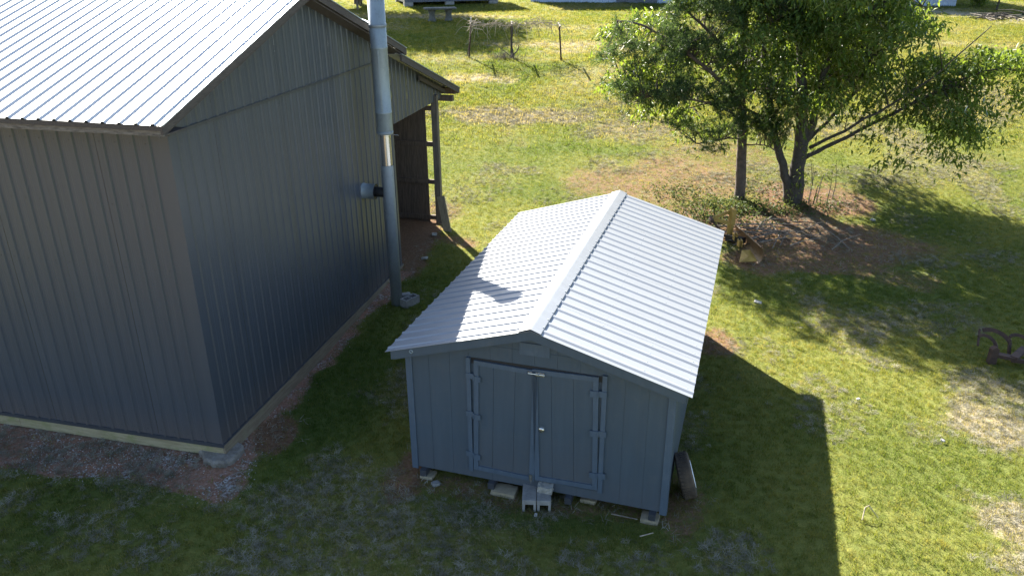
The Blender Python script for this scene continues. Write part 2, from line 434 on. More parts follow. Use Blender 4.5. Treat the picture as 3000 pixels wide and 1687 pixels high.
def make_ground_mat():
    m, nt, b = newmat('lawn_soil')
    tc = N(nt, 'ShaderNodeTexCoord'); P = tc.outputs['Object']
    n_f = noise(nt, 55, 4, .75, P); n_m = noise(nt, 7, 6, .7, P); n_l = noise(nt, .55, 5, .6, P); n_s = noise(nt, 20, 5, .7, P); n_m2 = noise(nt, 3.4, 6, .75, P)
    g = ramp(nt, n_m, [(0.3, GR_A), (0.55, GR_B), (0.75, GR_Y)])
    g = mixc(nt, math_(nt, 'MULTIPLY', attr(nt, 'green'), .75), mixc(nt, .35, g, GR_Y), GR_A)
    def masked(a, fac_noise, amt=1.9, sharp=2.6):
        both = math_(nt, 'ADD', math_(nt, 'MULTIPLY', fac_noise, .55), math_(nt, 'MULTIPLY', n_m2, .45))
        t = math_(nt, 'ADD', a, math_(nt, 'MULTIPLY', math_(nt, 'SUBTRACT', both, .5), amt * 1.25))
        return math_(nt, 'MULTIPLY', math_(nt, 'SUBTRACT', t, .33), sharp, True)
    d = ramp(nt, n_s, [(0.3, DRY_A), (0.7, DRY_B)])
    c = mixc(nt, masked(attr(nt, 'dry'), n_s), g, d)
    s = ramp(nt, n_s, [(0.25, (0.07, 0.041, 0.025)), (0.5, (0.155, 0.090, 0.053)), (0.78, (0.25, 0.16, 0.098))])
    c = mixc(nt, masked(attr(nt, 'dirt'), n_s), c, s)
    vor = N(nt, 'ShaderNodeTexVoronoi'); vor.inputs['Scale'].default_value = 34; nt.links.new(P, vor.inputs['Vector'])
    hue = N(nt, 'ShaderNodeSeparateColor'); nt.links.new(vor.outputs['Color'], hue.inputs[0])
    gv = ramp(nt, hue.outputs[0], [(0.0, (0.10, 0.06, 0.045)), (0.45, (0.19, 0.12, 0.085)), (0.72, (0.27, 0.255, 0.24)), (1.0, (0.40, 0.39, 0.385))])
    clay = ramp(nt, noise(nt, 1.9, 5, .7, P), [(0.36, (0, 0, 0)), (0.5, (1, 1, 1))])
    cl = ramp(nt, n_s, [(0.25, (0.16, 0.078, 0.050)), (0.7, (0.34, 0.185, 0.12))])
    gv = mixc(nt, math_(nt, 'MULTIPLY', clay, .85), gv, cl)
    c = mixc(nt, masked(attr(nt, 'gravel'), n_s, .8, 4), c, gv)
    c = mixc(nt, attr(nt, 'drive'), c, (0.40, 0.35, 0.28))
    c = mixc(nt, 1.0, c, ramp(nt, n_f, [(0.25, (0.74, 0.74, 0.74)), (0.75, (1.22, 1.22, 1.22))]), 'MULTIPLY')
    nt.links.new(c, b.inputs['Base Color']); b.inputs['Roughness'].default_value = 1.0; b.inputs['Specular IOR Level'].default_value = 0.1
    h = math_(nt, 'ADD', math_(nt, 'MULTIPLY', n_f, .6), n_s)
    bump(nt, b, h, .8, .03)
    return m
M['ground'] = make_ground_mat()

gx = graded(-400, 400, -9.5, 12.5, .125)
gy = graded(-60, 650, 6.0, 24.0, .125, 1.06)
ground = obj('ground', ground_mesh('ground', gx, gy, M['ground']))
ground['kind'] = 'structure'

# ---------------------------------------------------------------- metal barn
def rib_profile(L, first, pitch=.2286, h=.024, wb=.030, wt=.016, minor=True):
    """outline (s, height) across a sheet of width L"""
    pts = [(0, 0)]
    s = first
    while s < L - wb:
        pts += [(s - wb, 0), (s - wt, h), (s + wt, h), (s + wb, 0)]
        m_ = s + pitch / 2
        if minor and m_ + .03 < L:
            pts += [(m_ - .028, 0), (m_ - .02, .0025), (m_ + .02, .0025), (m_ + .028, 0)]
        s += pitch
    pts.append((L, 0))
    return pts

def wall_sheet(L, zb, zt, out=-1, first=.1143, h=.016):
    """ribbed wall sheet along +x, outward -y; zt is a number or a function of x"""
    mb = MB(); pr = rib_profile(L - .004, first, h=h)
    f = zt if callable(zt) else (lambda x: zt)
    n = len(pr)
    vs = [(s, out * h, zb if not callable(zb) else zb(s)) for s, h in pr] + [(s, out * h, f(s)) for s, h in pr]
    mb.add(vs, [(i, i + 1, i + 1 + n, i + n) for i in range(n - 1)])
    return mb

def roof_sheet(L, a, b, th=.004, first=.1143, h=.024, wb=.031):
    """ribbed roof sheet: runs along +y by L, spans from (xa, za) to (xb, zb) in x-z"""
    mb = MB(); pr = rib_profile(L, first, h=h, wb=wb, minor=False)
    d = Vector((b[0] - a[0], 0, b[1] - a[1])).normalized(); nrm = Vector((-d.z, 0, d.x))
    if nrm.z < 0: nrm = -nrm
    n = len(pr)
    vs = []
    for off in (0, -th):
        for e in (a, b):
            for s, h in pr:
                p = Vector((e[0], s, e[1])) + nrm * (h + off); vs.append(p)
    fs = [(i, i + 1, i + 1 + n, i + n) for i in range(n - 1)] + [(2 * n + i, 3 * n + i, 3 * n + i + 1, 2 * n + i + 1) for i in range(n - 1)]
    fs += [(i, i + 2 * n, i + 1 + 2 * n, i + 1) for i in range(n - 1)] + [(n + i, n + i + 1, 3 * n + i + 1, 3 * n + i) for i in range(n - 1)]
    fs += [(0, n, 3 * n, 2 * n), (n - 1, 3 * n - 1, 4 * n - 1, 2 * n - 1)]
    return mb.add(vs, fs)

barn = thing('metal_barn', 'large dark grey ribbed metal barn with white metal roof and open lean-to', 'barn', BARN_O, BARN_A)
SB = .24          # siding bottom
EX, EZ, RX, RZ, QX, QZ = -.48, 5.072, 3.63, 6.392, 7.62, 5.03
FO = -.32         # gable overhang
def barn_roof_z(x): return EZ + (x - EX) * (RZ - EZ) / (RX - EX) if x < RX else RZ + (x - RX) * (QZ - RZ) / (QX - RX)
TRIM_Z = 4.845
# eave wall (x = 0, facing -x): sheets run along +y
sh = wall_sheet(.9144, SB, 4.99, out=1, h=.021)
me_l = MB(); me_l.v = [(-h, s, z) for s, h, z in sh.v]; me_l.f = sh.f
me_l = me_l.mesh('wall_panel', M['siding'])
for k in range(14):
    obj('wall_panel', me_l, barn, (0 - .0015 * (k % 2), .167 + .9144 * k, 0))
me_g = wall_sheet(.9144, SB, TRIM_Z).mesh('wall_panel', M['siding'])
for k in range(8):
    obj('wall_panel', me_g, barn, (.093 + .9144 * k, -.0015 * (k % 2), 0))
for k in range(8):
    x0 = .093 + .9144 * k
    mb = wall_sheet(.9144, TRIM_Z + .02, lambda s, x0=x0: barn_roof_z(x0 + s) - .04)
    part('wall_panel', mb, M['siding'], barn, loc=(x0, -.006 - .0015 * (k % 2), 0))
mb = MB().slab([(.10, -.004), (.10, -.009), (-.009, -.009), (-.009, .172), (-.004, .172), (-.004, -.004)], SB, 4.97)
part('corner_trim', mb, M['siding'], barn)
part('flashing_strip', MB().box(.0, 7.42, -.034, -.004, TRIM_Z - .012, TRIM_Z + .028), M['siding_trim'], barn)
part('base_trim', MB().box(-.026, 0, -.0, 13, SB - .05, SB + .008), M['siding_trim'], barn)
part('base_trim', MB().box(-.026, 7.41, -.03, -.002, SB - .05, SB + .008), M['siding_trim'], barn)
# treated base boards
for a, b in ((.0, 3.62), (3.626, 8.2), (8.206, 13.0)):
    part('base_board', MB().box(-.016, .022, a, b, .02, SB - .01), M['treated'], barn)
for a, b in ((-.016, 4.2), (4.206, 7.41)):
    part('base_board', MB().box(a, b, -.04, -.002, .0, SB - .01), M['treated_x'], barn)
mb = MB()
for z in (.34, 1.18, 2.08, 2.98, 3.88, 4.72):
    for k in range(32):
        q = .093 + .1143 + .2286 * k + .055
        mb.box(q - .006, q + .006, -.0055, .0, z - .006, z + .006)
    for k in range(24):
        q = .167 + .1143 + .2286 * k + .055
        mb.box(-.0055, .0, q - .006, q + .006, z - .006, z + .006)
part('screws', mb, M['siding_trim'], barn, kind='stuff')
# inner shell: the closed sides that are out of sight
part('back_wall', MB().box(.02, 7.38, 12.9, 12.95, .1, 4.9), M['siding'], barn)
part('side_wall', MB().box(7.37, 7.40, .0, 12.95, .1, 4.95), M['old_wood'], barn)
# roof sheets
me_r = roof_sheet(.9144, (EX, EZ), (RX, RZ)).mesh('roof_panel', M['roof'])
me_q = roof_sheet(.9144, (RX, RZ), (QX, QZ)).mesh('roof_panel', M['roof'])
for k in range(15):
    obj('roof_panel', me_r, barn, (0, FO + .12 + .9144 * k - .114, .001 * (k % 2)))
    obj('roof_panel', me_q, barn, (0, FO + .12 + .9144 * k - .114, .001 * (k % 2)))
mb = MB()
for sx, ez in ((-1, EX), (1, QX)):
    xe = RX + sx * .18; mb.add([(RX, FO - .02, RZ + .035), (xe, FO - .02, barn_roof_z(xe) + .024), (xe, 13.4, barn_roof_z(xe) + .024), (RX, 13.4, RZ + .035)], [(0, 1, 2, 3)])
part('ridge_cap', mb, M['roof'], barn)
def rake(x0, x1, drop, depth, y0, y1, m, nm='rake_board', label=None):
    zf = barn_roof_z
    mb = MB().add([(x0, y0, zf(x0) - drop), (x1, y0, zf(x1) - drop), (x1, y0, zf(x1) - drop - depth), (x0, y0, zf(x0) - drop - depth),
                   (x0, y1, zf(x0) - drop), (x1, y1, zf(x1) - drop), (x1, y1, zf(x1) - drop - depth), (x0, y1, zf(x0) - drop - depth)],
                  [(0, 3, 2, 1), (4, 5, 6, 7), (0, 1, 5, 4), (1, 2, 6, 5), (2, 3, 7, 6), (3, 0, 4, 7)])
    return part(nm, mb, m, barn, label=label)
rake(EX + .0, RX, .006, .10, FO - .004, FO + .03, M['eave_dark'])
rake(EX + .02, 1.35, .108, .05, FO + .06, FO + .09, M['siding_trim'])
rake(1.36, RX, .108, .07, FO + .05, FO + .09, M['eave_dark'])
rake(RX, QX, .006, .12, FO - .004, FO + .03, M['eave_dark'])
rake(EX + .0, RX, -.012, .014, FO - .02, FO + .004, M['galv'], 'rake_trim')
rake(RX, QX, -.012, .014, FO - .02, FO + .004, M['galv'], 'rake_trim')
# soffit boards close the overhang
rake(EX + .05, RX, .13, .02, FO + .03, 0.02, M['eave_dark'], 'soffit_board')
rake(RX, QX - .05, .14, .02, FO + .03, 0.02, M['eave_dark'], 'soffit_board')
# eave fascia: dark drip edge over a weathered board
part('drip_edge', MB().box(EX - .004, EX + .03, FO, 13.35, EZ - .062, EZ - .006), M['eave_dark'], barn)
part('fascia_board', MB().box(EX + .012, EX + .045, FO + .01, 13.35, EZ - .128, EZ - .064), M['eave_peel'], barn)
part('soffit_board', MB().box(EX + .047, .0, FO + .02, 13.3, EZ - .135, EZ - .115), M['eave_dark'], barn)
part('fascia_board', MB().box(QX - .03, QX + .004, FO, 13.3, QZ - .14, QZ - .01), M['eave_dark'], barn)
# screws along the ribs, far too small to pick apart
mb = MB()
dr = Vector((RX - EX, 0, RZ - EZ)); nr = Vector((-dr.z, 0, dr.x)).normalized()
for k in range(4 * 15):
    y = FO + .12 + .2286 * k
    for t in np.arange(.035, 1.0, .145):
        p = Vector((EX, 0, EZ)) + dr * t + nr * .001; mb.box(p.x - .009, p.x + .009, y + .045, y + .06, p.z - .002, p.z + .012)
part('screws', mb, M['galv_dull'], barn, kind='stuff')
# lean-to on the far side
L0, L1 = (7.3, 4.945), (11.24, 3.635)
def lean_z(x): return L0[1] + (x - L0[0]) * (L1[1] - L0[1]) / (L1[0] - L0[0])
me_t = roof_sheet(.9144, L0, L1).mesh('lean_roof_panel', M['roof'])
for k in range(15):
    obj('lean_roof_panel', me_t, barn, (0, FO + .9144 * k, .001 * (k % 2)))
def lrake(x0, x1, drop, depth, y0, y1, m, nm):
    mb = MB().add([(x, y, lean_z(x) - drop - e) for y in (y0, y1) for x, e in ((x0, 0), (x1, 0), (x1, depth), (x0, depth))],
                  [(0, 3, 2, 1), (4, 5, 6, 7), (0, 1, 5, 4), (1, 2, 6, 5), (2, 3, 7, 6), (3, 0, 4, 7)])
    return part(nm, mb, m, barn)
lrake(7.3, 11.22, .008, .13, FO - .012, FO + .03, M['eave_dark'], 'lean_rake_board')
lrake(7.3, 11.22, -.012, .016, FO - .03, FO + .002, M['galv'], 'rake_trim')
lrake(8.9, 10.7, .14, .1, FO + .2, FO + .24, M['eave_dark'], 'lean_rake_board')
part('lean_fascia', MB().box(11.19, 11.235, FO + .035, 13.3, lean_z(11.2) - .15, lean_z(11.2) - .01), M['eave_dark'], barn)
part('eave_beam', MB().box(10.62, 10.76, FO - .0, .12, 3.40, 3.53), M['old_wood'], barn)
part('eave_beam', MB().box(11.0, 11.18, FO + .04, 13.2, lean_z(11.0) - .2, lean_z(11.0) - .06), M['old_wood'], barn)
for k in range(4):
    x0 = 7.42 + .9144 * k
    Lw = min(.9144, 10.72 - x0)
    mb = wall_sheet(Lw, 3.465, lambda s, x0=x0: lean_z(x0 + s) - .03)
    part('lean_wall_panel', mb, M['siding'], barn, loc=(x0, -.002 * (k % 2), 0))
LG = .22
for k in range(5):
    y0 = .0 + 3.1 * k
    part('post', MB().box(10.12, 10.27, y0 - .07, y0 + .08, LG - .25, 3.62), M['post_wood'], barn)
for z in (.40, 1.36, 2.34, 3.24):
    part('girt', MB().box(10.14, 10.19, .085, 12.9, z, z + .115), M['old_wood'], barn)
yy = .27; k = 0
while yy < 12.6:
    wd = .235 + .03 * math.sin(k * 2.3)
    part('side_plank', MB().box(10.197, 10.222 + .006 * (k % 3), yy, yy + wd - .006, LG + .0 + .02 * (k % 2), 3.5), M['old_wood'], barn)
    yy += wd; k += 1
part('skirt_board', MB().box(10.125, 10.16, .24, 12.9, LG - .12, LG + .12), M['old_wood'], barn)

# ---------------------------------------------------------------- flue pipe beside the gable wall
FL = Vector((-2.422, 15.047, 0.08))
flue = thing('flue_pipe', 'tall round galvanised chimney flue standing against the barn gable wall', 'chimney', FL)
part('lower_pipe', MB().lathe([(0.0, 0), (.116, 0), (.116, 2.995)], 32), M['galv_dull'], flue, True)
part('liner', MB().lathe([(.104, 2.99), (.104, 3.68)], 32), M['bright'], flue, True)
mb = MB().lathe([(.104, 3.605), (.15, 3.605), (.153, 3.61), (.153, 4.0), (.158, 4.005), (.158, 4.03), (.153, 4.035), (.153, 5.18), (.158, 5.185), (.158, 5.215), (.153, 5.22), (.155, 6.2), (.12, 6.2)], 36)
part('upper_pipe', mb, M['galv'], flue, True)
part('band', MB().lathe([(.153, 3.62), (.16, 3.62), (.16, 3.66), (.153, 3.66)], 36), M['galv_dull'], flue, True)
part('band', MB().lathe([(.1545, 5.56), (.162, 5.56), (.162, 5.62), (.1545, 5.62)], 36), M['galv_dull'], flue, True)
mb = MB().tube([(-.05, -.15, 5.59), (-.22, .05, 5.66), (-.44, .20, 5.72), (-.47, .205, 5.78)], .018, 6)
part('bracket', mb, M['galv'], flue)
part('seam', MB().box(-.012, .012, -.159, -.15, 4.05, 5.17), M['galv'], flue)
part('bolt', MB().tube([(.10, -.02, 3.60), (.27, -.05, 3.585)], .006, 6), M['bright'], flue)
part('cap', MB().lathe([(.13, 6.19), (.13, 6.26), (.20, 6.27), (.205, 6.44), (.21, 6.46), (.02, 6.6), (0, 6.6)], 32), M['galv'], flue, True)
# horizontal thimble out of the wall, joined by a black elbow
th = BARN_O + BU * 5.62 - BW * 0.0 - FL
ax = -BW
def ring_tube(pts, rad, n=28): return MB().tube(pts, rad, n, caps=False)
z0 = 2.50 - FL.z
c0 = Vector((th.x, th.y, z0)); 
part('thimble', ring_tube([c0 + ax * .0, c0 + ax * .015, c0 + ax * .03, c0 + ax * .255, c0 + ax * .26, c0 + ax * .275], [.162, .162, .152, .152, .160, .160]), M['galv'], flue, True)
part('thimble_end', ring_tube([c0 + ax * .268, c0 + ax * .255], [.155, .02]), M['black'], flue)
part('elbow', MB().tube([c0 + ax * .2, c0 + ax * .46, c0 + ax * .56], [.10, .10, .09], 20), M['black'], flue, True)

# ---------------------------------------------------------------- storage shed
shed = thing('storage_shed', 'small blue grey wooden shed with double doors and white ribbed metal roof', 'shed', SHED_O, SHED_A)
HW, FY, BY = 1.792, .212, 5.97
SZB = .157
SE, SRZ, SRW, SL = 2.071, 2.665, 2.0025, 6.17
def sroof(x): return SRZ - abs(x) * (SRZ - SE) / SRW
WTOP = lambda x: sroof(x) - .045
def board(x0, x1, zb, zt, y0, y1):
    """vertical board with a sloped top"""
    poly = [(x0, zb), (x1, zb), (x1, zt(x1)), (x0, zt(x0))]
    if x0 < -1e-6 < 1e-6 < x1: poly = [(x0, zb), (x1, zb), (x1, zt(x1)), (0, zt(0)), (x0, zt(x0))]
    return MB().prism(poly, y0, y1)
# front siding boards, leaving the doorway free below its head
edges = [-HW] + [-1.475 + .3 * k - (.002 if 0 else 0) for k in range(0, 10)] + [1.475, HW]
edges = sorted(set([round(e, 3) for e in [-HW, -1.475, -1.175, -.905, -.6, -.3, 0, .3, .6, .925, 1.175, 1.475, HW]]))
HEAD = 2.062
for a, b in zip(edges[:-1], edges[1:]):
    inside = a >= -.91 and b <= .93
    zb = HEAD if inside else SZB
    part('siding_board', board(a + .0018, b - .0018, zb, WTOP, FY, FY + .014), M['shed_paint'], shed)
    if inside:
        part('siding_board', MB().box(a + .0035, b - .0035, FY, FY + .014, SZB, .30), M['shed_paint'], shed)
part('sheathing', board(-HW + .01, HW - .01, SZB + .01, lambda x: WTOP(x) - .01, FY + .005, FY + .04), M['shed_paint'], shed)
# side and back walls out of boards too (sides show as slivers)
yb = FY + .02; n = 19
ys_ = np.linspace(FY + .002, BY, n + 1)
for a, b in zip(ys_[:-1], ys_[1:]):
    for sx in (-1, 1):
        x0, x1 = (HW - .014, HW) if sx > 0 else (-HW, -HW + .014)
        part('side_board', MB().box(x0, x1, a + .0035 + (.014 if a < .3 else 0), b - .0035, SZB, SE - .03), M['shed_paint'], shed)
for sx in (-1, 1):
    x0, x1 = (HW - .035, HW - .018) if sx > 0 else (-HW + .018, -HW + .035)
    part('sheathing', MB().box(x0, x1, FY + .05, BY, SZB + .01, SE - .02), M['black'], shed)
part('back_wall', board(-HW, HW, SZB, WTOP, BY + .002, BY + .02), M['shed_paint'], shed)
part('floor', MB().box(-HW + .04, HW - .04, FY + .05, BY, SZB + .0, SZB + .05), M['old_wood'], shed)
# corner boards
for sx in (-1, 1):
    a, b = (-HW - .016, -HW + .075) if sx < 0 else (HW - .075, HW + .016)
    part('corner_board', board(a, b, SZB - .03, lambda x: WTOP(x) - .02, FY - .02, FY - .002), M['shed_trim'], shed)
    a, b = (-HW - .02, -HW - .003) if sx < 0 else (HW + .003, HW + .02)
    part('corner_board', MB().box(a, b, FY + .0, FY + .085, SZB - .03, SE - .03), M['shed_trim'], shed)
# vent plate over the doors, and the seam beside it
part('vent_plate', MB().box(-.2, .2, FY - .014, FY - .002, 2.215, 2.385), M['shed_trim'], shed)
for a, b in ((-.62, -.2), (.2, .55)):
    part('siding_seam', MB().box(a, b, FY - .006, FY - .001, 2.256, 2.268), M['shed_paint'], shed)
# rake fascia boards of the front and of the back
for y0, y1 in ((.02, .045), (SL - .05, SL - .025)):
    for sx in (-1, 1):
        xo = SRW - .075
        poly = [(0, sroof(0) - .012), (sx * xo, sroof(xo) - .012), (sx * xo, sroof(xo) - .135), (0, sroof(0) - .135)]
        if sx > 0: poly = poly[::-1]
        part('rake_board', MB().prism(poly, y0, y1), M['shed_paint'], shed)
for sx in (-1, 1):
    xo = SRW - .10
    poly = [(0, sroof(0) - .14), (sx * xo, sroof(xo) - .14), (sx * xo, sroof(xo) - .155), (0, sroof(0) - .155)]
    if sx > 0: poly = poly[::-1]
    part('soffit_board', MB().prism(poly, .047, FY + .01), M['shed_paint'], shed)
    a, b = (-SRW + .055, -SRW + .08) if sx < 0 else (SRW - .08, SRW - .055)
    part('fascia_board', MB().box(a, b, .05, SL - .05, SE - .125, SE - .01), M['shed_paint'], shed)
# ring fixed in the left rake board
part('screw_ring', MB().lathe([(.012, 0), (.02, -.012), (.03, 0)], 14, (-1.63, .018, sroof(1.63) - .06), 'y'), M['galv'], shed)
# roof sheets
for sx in (-1, 1):
    a, b = ((-SRW, SE), (0, SRZ)) if sx < 0 else ((0, SRZ), (SRW, SE))
    if sx > 0: a, b = (0.0, SRZ), (SRW, SE)
    y = 0.0; first = .2286; rh, rw = (.0175, .031) if sx < 0 else (.014, .050)
    me1 = None
    for k in range(7):
        Lp = min(.9144, SL - y)
        if k < 6:
            if me1 is None: me1 = roof_sheet(.9144, a, b, .004, .1143, rh, rw).mesh('roof_panel', M['shed_roof'])
            obj('roof_panel', me1, shed, (0, y, .0012 * (k % 2)))
        else:
            part('roof_panel', roof_sheet(Lp, a, b, .004, .1143, rh, rw), M['shed_roof'], shed, loc=(0, y, 0))
        y += .9144
mb = MB()
capz = .022
prof = [(-.165, sroof(.165) + capz - .012), (-.16, sroof(.16) + capz), (-.02, SRZ + capz + .004), (0, SRZ + capz + .010), (.02, SRZ + capz + .004), (.135, sroof(.135) + capz), (.14, sroof(.14) + capz - .012)]
n = len(prof)
vs = [(x, y, z) for y in (-.012, SL + .012) for x, z in prof]
mb.add(vs, [(i, i + n, i + n + 1, i + 1) for i in range(n - 1)])
part('ridge_cap', mb, M['shed_roof'], shed)
mb = MB()
for sx in (-1, 1):
    for yk in np.arange(.114 + .05, SL, .2286):
        for xr in ((.12, .75, 1.4, 1.93) if sx > 0 else (.75, 1.4, 1.93)):
            z = sroof(xr) + (.026 if xr < .2 else .003)
            mb.box(sx * xr - .006, sx * xr + .006, yk - .006, yk + .006, z - .003, z + .006)
part('screws', mb, M['galv_dull'], shed, kind='stuff')
# doors
def make_door(x0, x1, zb, zt, boards, hinge_left, tilt=0.0, label=None):
    d = part('door', MB().box(0, x1 - x0, .0, .012, 0, zt - zb), M['shed_paint'], shed, loc=(x0, FY + .004, zb), rot=(0, tilt, 0), label=label)
    W, H = x1 - x0, zt - zb
    for a, b in zip(boards[:-1], boards[1:]):
        part('door_board', MB().box(a + .0018, b - .0018, -.014, -.001, 0, H), M['shed_paint'], d)
    tw = .068
    part('door_trim', MB().box(0, tw, -.034, -.0155, 0, H), M['shed_trim'], d)
    part('door_trim', MB().box(W - tw, W, -.034, -.0155, 0, H), M['shed_trim'], d)
    part('door_trim', MB().box(tw + .001, W - tw - .001, -.033, -.0155, H - tw, H), M['shed_trim'], d)
    part('door_trim', MB().box(tw + .001, W - tw - .001, -.033, -.0155, 0, tw), M['shed_trim'], d)
    for hz in (1.47, .88, .23):
        hx = 0 if hinge_left else W
        mb = MB()
        if hinge_left:
            mb.box(hx - .105, hx - .005, -.046, -.036, hz - .02, hz + .06).box(hx + .005, hx + .10, -.046, -.0355, hz - .055, hz + .028)
        else:
            mb.box(hx + .005, hx + .11, -.046, -.036, hz - .03, hz + .055).box(hx - .105, hx - .005, -.046, -.0355, hz - .04, hz + .045)
        mb.tube([(hx, -.047, hz - .04), (hx, -.047, hz + .05)], .011, 8)
        part('hinge', mb, M['shed_trim'], d)
    return d
dl = make_door(-.865, .006, .305, 2.035, [0, .27, .565, .871], True, R(1.5))
dr_ = make_door(.018, .882, .315, 2.03, [0, .245, .54, .864], False, R(-1.5))
part('door_gap_shade', MB().box(-.865, .88, FY + .0008, FY + .0032, 1.97, 2.058), M['black'], shed)  # black strip above the doors, painted in for the shade of the gap
# jambs
part('door_jamb', MB().box(-.93, -.872, FY - .032, FY - .001, .27, 2.06), M['shed_trim'], shed)
part('door_jamb', MB().box(.888, .948, FY - .032, FY - .001, .30, 2.085), M['shed_trim'], shed)
# slide bolts and round lock
mb = MB().box(-.075, -.02, FY - .052, FY - .033, 1.965, 2.0).box(.025, .14, FY - .05, FY - .033, 1.95, 2.005).tube([(-.07, FY - .06, 1.982), (.15, FY - .06, 1.982)], .009, 8).box(.06, .075, FY - .085, FY - .05, 1.972, 1.99)
part('slide_bolt', mb, M['bright'], shed)
mb = MB().box(-.055, -.01, FY - .05, FY - .033, .30, .40).tube([(-.032, FY - .058, .27), (-.032, FY - .058, .41)], .008, 8)
part('slide_bolt', mb, M['bright'], shed)
lk = part('lock', MB().lathe([(0, -.03), (.02, -.03), (.037, -.022), (.042, 0)], 24, (.105, FY - .015, 1.135), 'y'), M['bright'], shed, True)
part('keyhole', MB().box(.101, .109, FY - .049, FY - .044, 1.118, 1.146), M['black'], lk)
part('lock_plate', MB().box(.02, .15, FY - .018, FY - .0135, 1.09, 1.20), M['shed_paint'], shed)
# runners under the floor
for x in (-1.62, -.60, .50, 1.63):
    part('runner', MB().box(x - .045, x + .045, .13, 5.95, SZB - .10, SZB - .003), M['siding_trim'], shed)

def sh_pt(x, y, z=0):
    c, s_ = math.cos(SHED_A), math.sin(SHED_A)
    return Vector((SHED_O.x + x * c - y * s_, SHED_O.y + x * s_ + y * c, z))

# blocks the shed stands on
def jitter_block(name, w, d, h, m, label, cat, loc, rot, amp=.006, group=None, seed=1):
    rng = random.Random(seed)
    mb = MB(); nx, ny, nz = 5, 4, 4
    idx = {}
    for i in range(nx + 1):
        for j in range(ny + 1):
            for k in range(nz + 1):
                if i in (0, nx) or j in (0, ny) or k in (0, nz):
                    idx[i, j, k] = len(mb.v)
                    e = sum((i in (0, nx), j in (0, ny), k in (0, nz)))
                    s_ = 1 - .035 * (e - 1)
                    mb.v.append(((i / nx - .5) * w * s_ + rng.uniform(-amp, amp), (j / ny - .5) * d * s_ + rng.uniform(-amp, amp), h / 2 + (k / nz - .5) * h * s_ + rng.uniform(-amp, amp)))
    for i in range(nx):
        for j in range(ny):
            mb.f.append((idx[i, j, 0], idx[i, j + 1, 0], idx[i + 1, j + 1, 0], idx[i + 1, j, 0])); mb.f.append((idx[i, j, nz], idx[i + 1, j, nz], idx[i + 1, j + 1, nz], idx[i, j + 1, nz]))
    for i in range(nx):
        for k in range(nz):
            mb.f.append((idx[i, 0, k], idx[i + 1, 0, k], idx[i + 1, 0, k + 1], idx[i, 0, k + 1])); mb.f.append((idx[i, ny, k], idx[i, ny, k + 1], idx[i + 1, ny, k + 1], idx[i + 1, ny, k]))
    for j in range(ny):
        for k in range(nz):
            mb.f.append((idx[0, j, k], idx[0, j, k + 1], idx[0, j + 1, k + 1], idx[0, j + 1, k])); mb.f.append((idx[nx, j, k], idx[nx, j + 1, k], idx[nx, j + 1, k + 1], idx[nx, j, k + 1]))
    o = obj(name, mb.mesh(name, m), None, loc, rot)
    return tag(o, label, cat, group)
jitter_block('support_block', .36, .22, .135, M['yblock'], 'tan support block under the shed left of the doorstep blocks', 'block', sh_pt(-.42, .20, -.075), (0, 0, SHED_A), .003, 'support blocks under the shed', 3)
jitter_block('support_block', .22, .2, .10, M['yblock'], 'half hidden tan block under the shed right of the doorstep blocks', 'block', sh_pt(.74, .40, -.05), (0, 0, SHED_A), .003, 'support blocks under the shed', 4)
jitter_block('support_block', .24, .2, .155, M['yblock'], 'tan support block under the front right corner of the shed', 'block', sh_pt(1.60, .22, -.10), (0, 0, SHED_A - .03), .003, 'support blocks under the shed', 5)
jitter_block('support_block', .20, .18, .05, M['yblock'], 'thin flat pad under the front left corner of the shed', 'block', sh_pt(-1.58, .22, .0), (0, 0, SHED_A), .003, 'support blocks under the shed', 6)
jitter_block('brick', .11, .08, .05, M['concrete'], 'loose grey brick half in grass by the front left shed corner', 'brick', sh_pt(-1.40, .06, .0), (0, .1, .5), .004, None, 8)

# doorstep: two channel blocks with a rough stone chunk on top
def channel_block(label, loc, rz, h=.19):
    t = MB()
    w, d, wl = .185, .36, .036
    t.box(-w / 2, -w / 2 + wl, -d / 2, d / 2, 0, h - .075).box(w / 2 - wl, w / 2, -d / 2, d / 2, 0, h - .075).box(-w / 2 - .003, w / 2 + .003, -d / 2 - .004, d / 2, h - .0745, h).box(-w / 2 + wl, w / 2 - wl, .05, .085, 0, h - .075)
    o = obj('concrete_block', t.mesh('concrete_block', M['concrete']), None, loc, (0, 0, rz))
    b = o.modifiers.new('bevel', 'BEVEL'); b.width = .006; b.segments = 2
    return tag(o, label, 'block', 'concrete blocks of the shed doorstep')
channel_block('left concrete block of the doorstep, its top bare', (.222, 8.70, -.02), R(-3), .21)
channel_block('right concrete block of the doorstep, carrying a rough stone', (.418, 8.69, -.02), R(-2), .205)
jitter_block('rough_stone', .20, .29, .105, M['stone'], 'rough grey split stone lying on the right doorstep block', 'stone', (.458, 8.80, .184), (.05, 0, R(-14)), .011, None, 12)

# hollow block and brick at the flue foot
hb = thing('cinder_block', 'hollow grey cinder block with two open cores beside the flue foot', 'block', (-2.145, 15.02, .07), R(52))
mb = MB()
w, d, h, wl = .39, .19, .19, .032
mb.box(-w / 2, w / 2, -d / 2, -d / 2 + wl, 0, h).box(-w / 2, w / 2, d / 2 - wl, d / 2, 0, h)
for x in (-w / 2, -wl / 2, w / 2 - wl):
    mb.box(x, x + wl, -d / 2 + wl, d / 2 - wl, 0, h)
part('block_shell', mb, M['concrete'], hb)
jitter_block('brick', .2, .14, .17, M['concrete'], 'solid grey brick wedged between flue foot and cinder block', 'brick', (-2.26, 15.26, .07), (0, 0, R(20)), .004, None, 14)

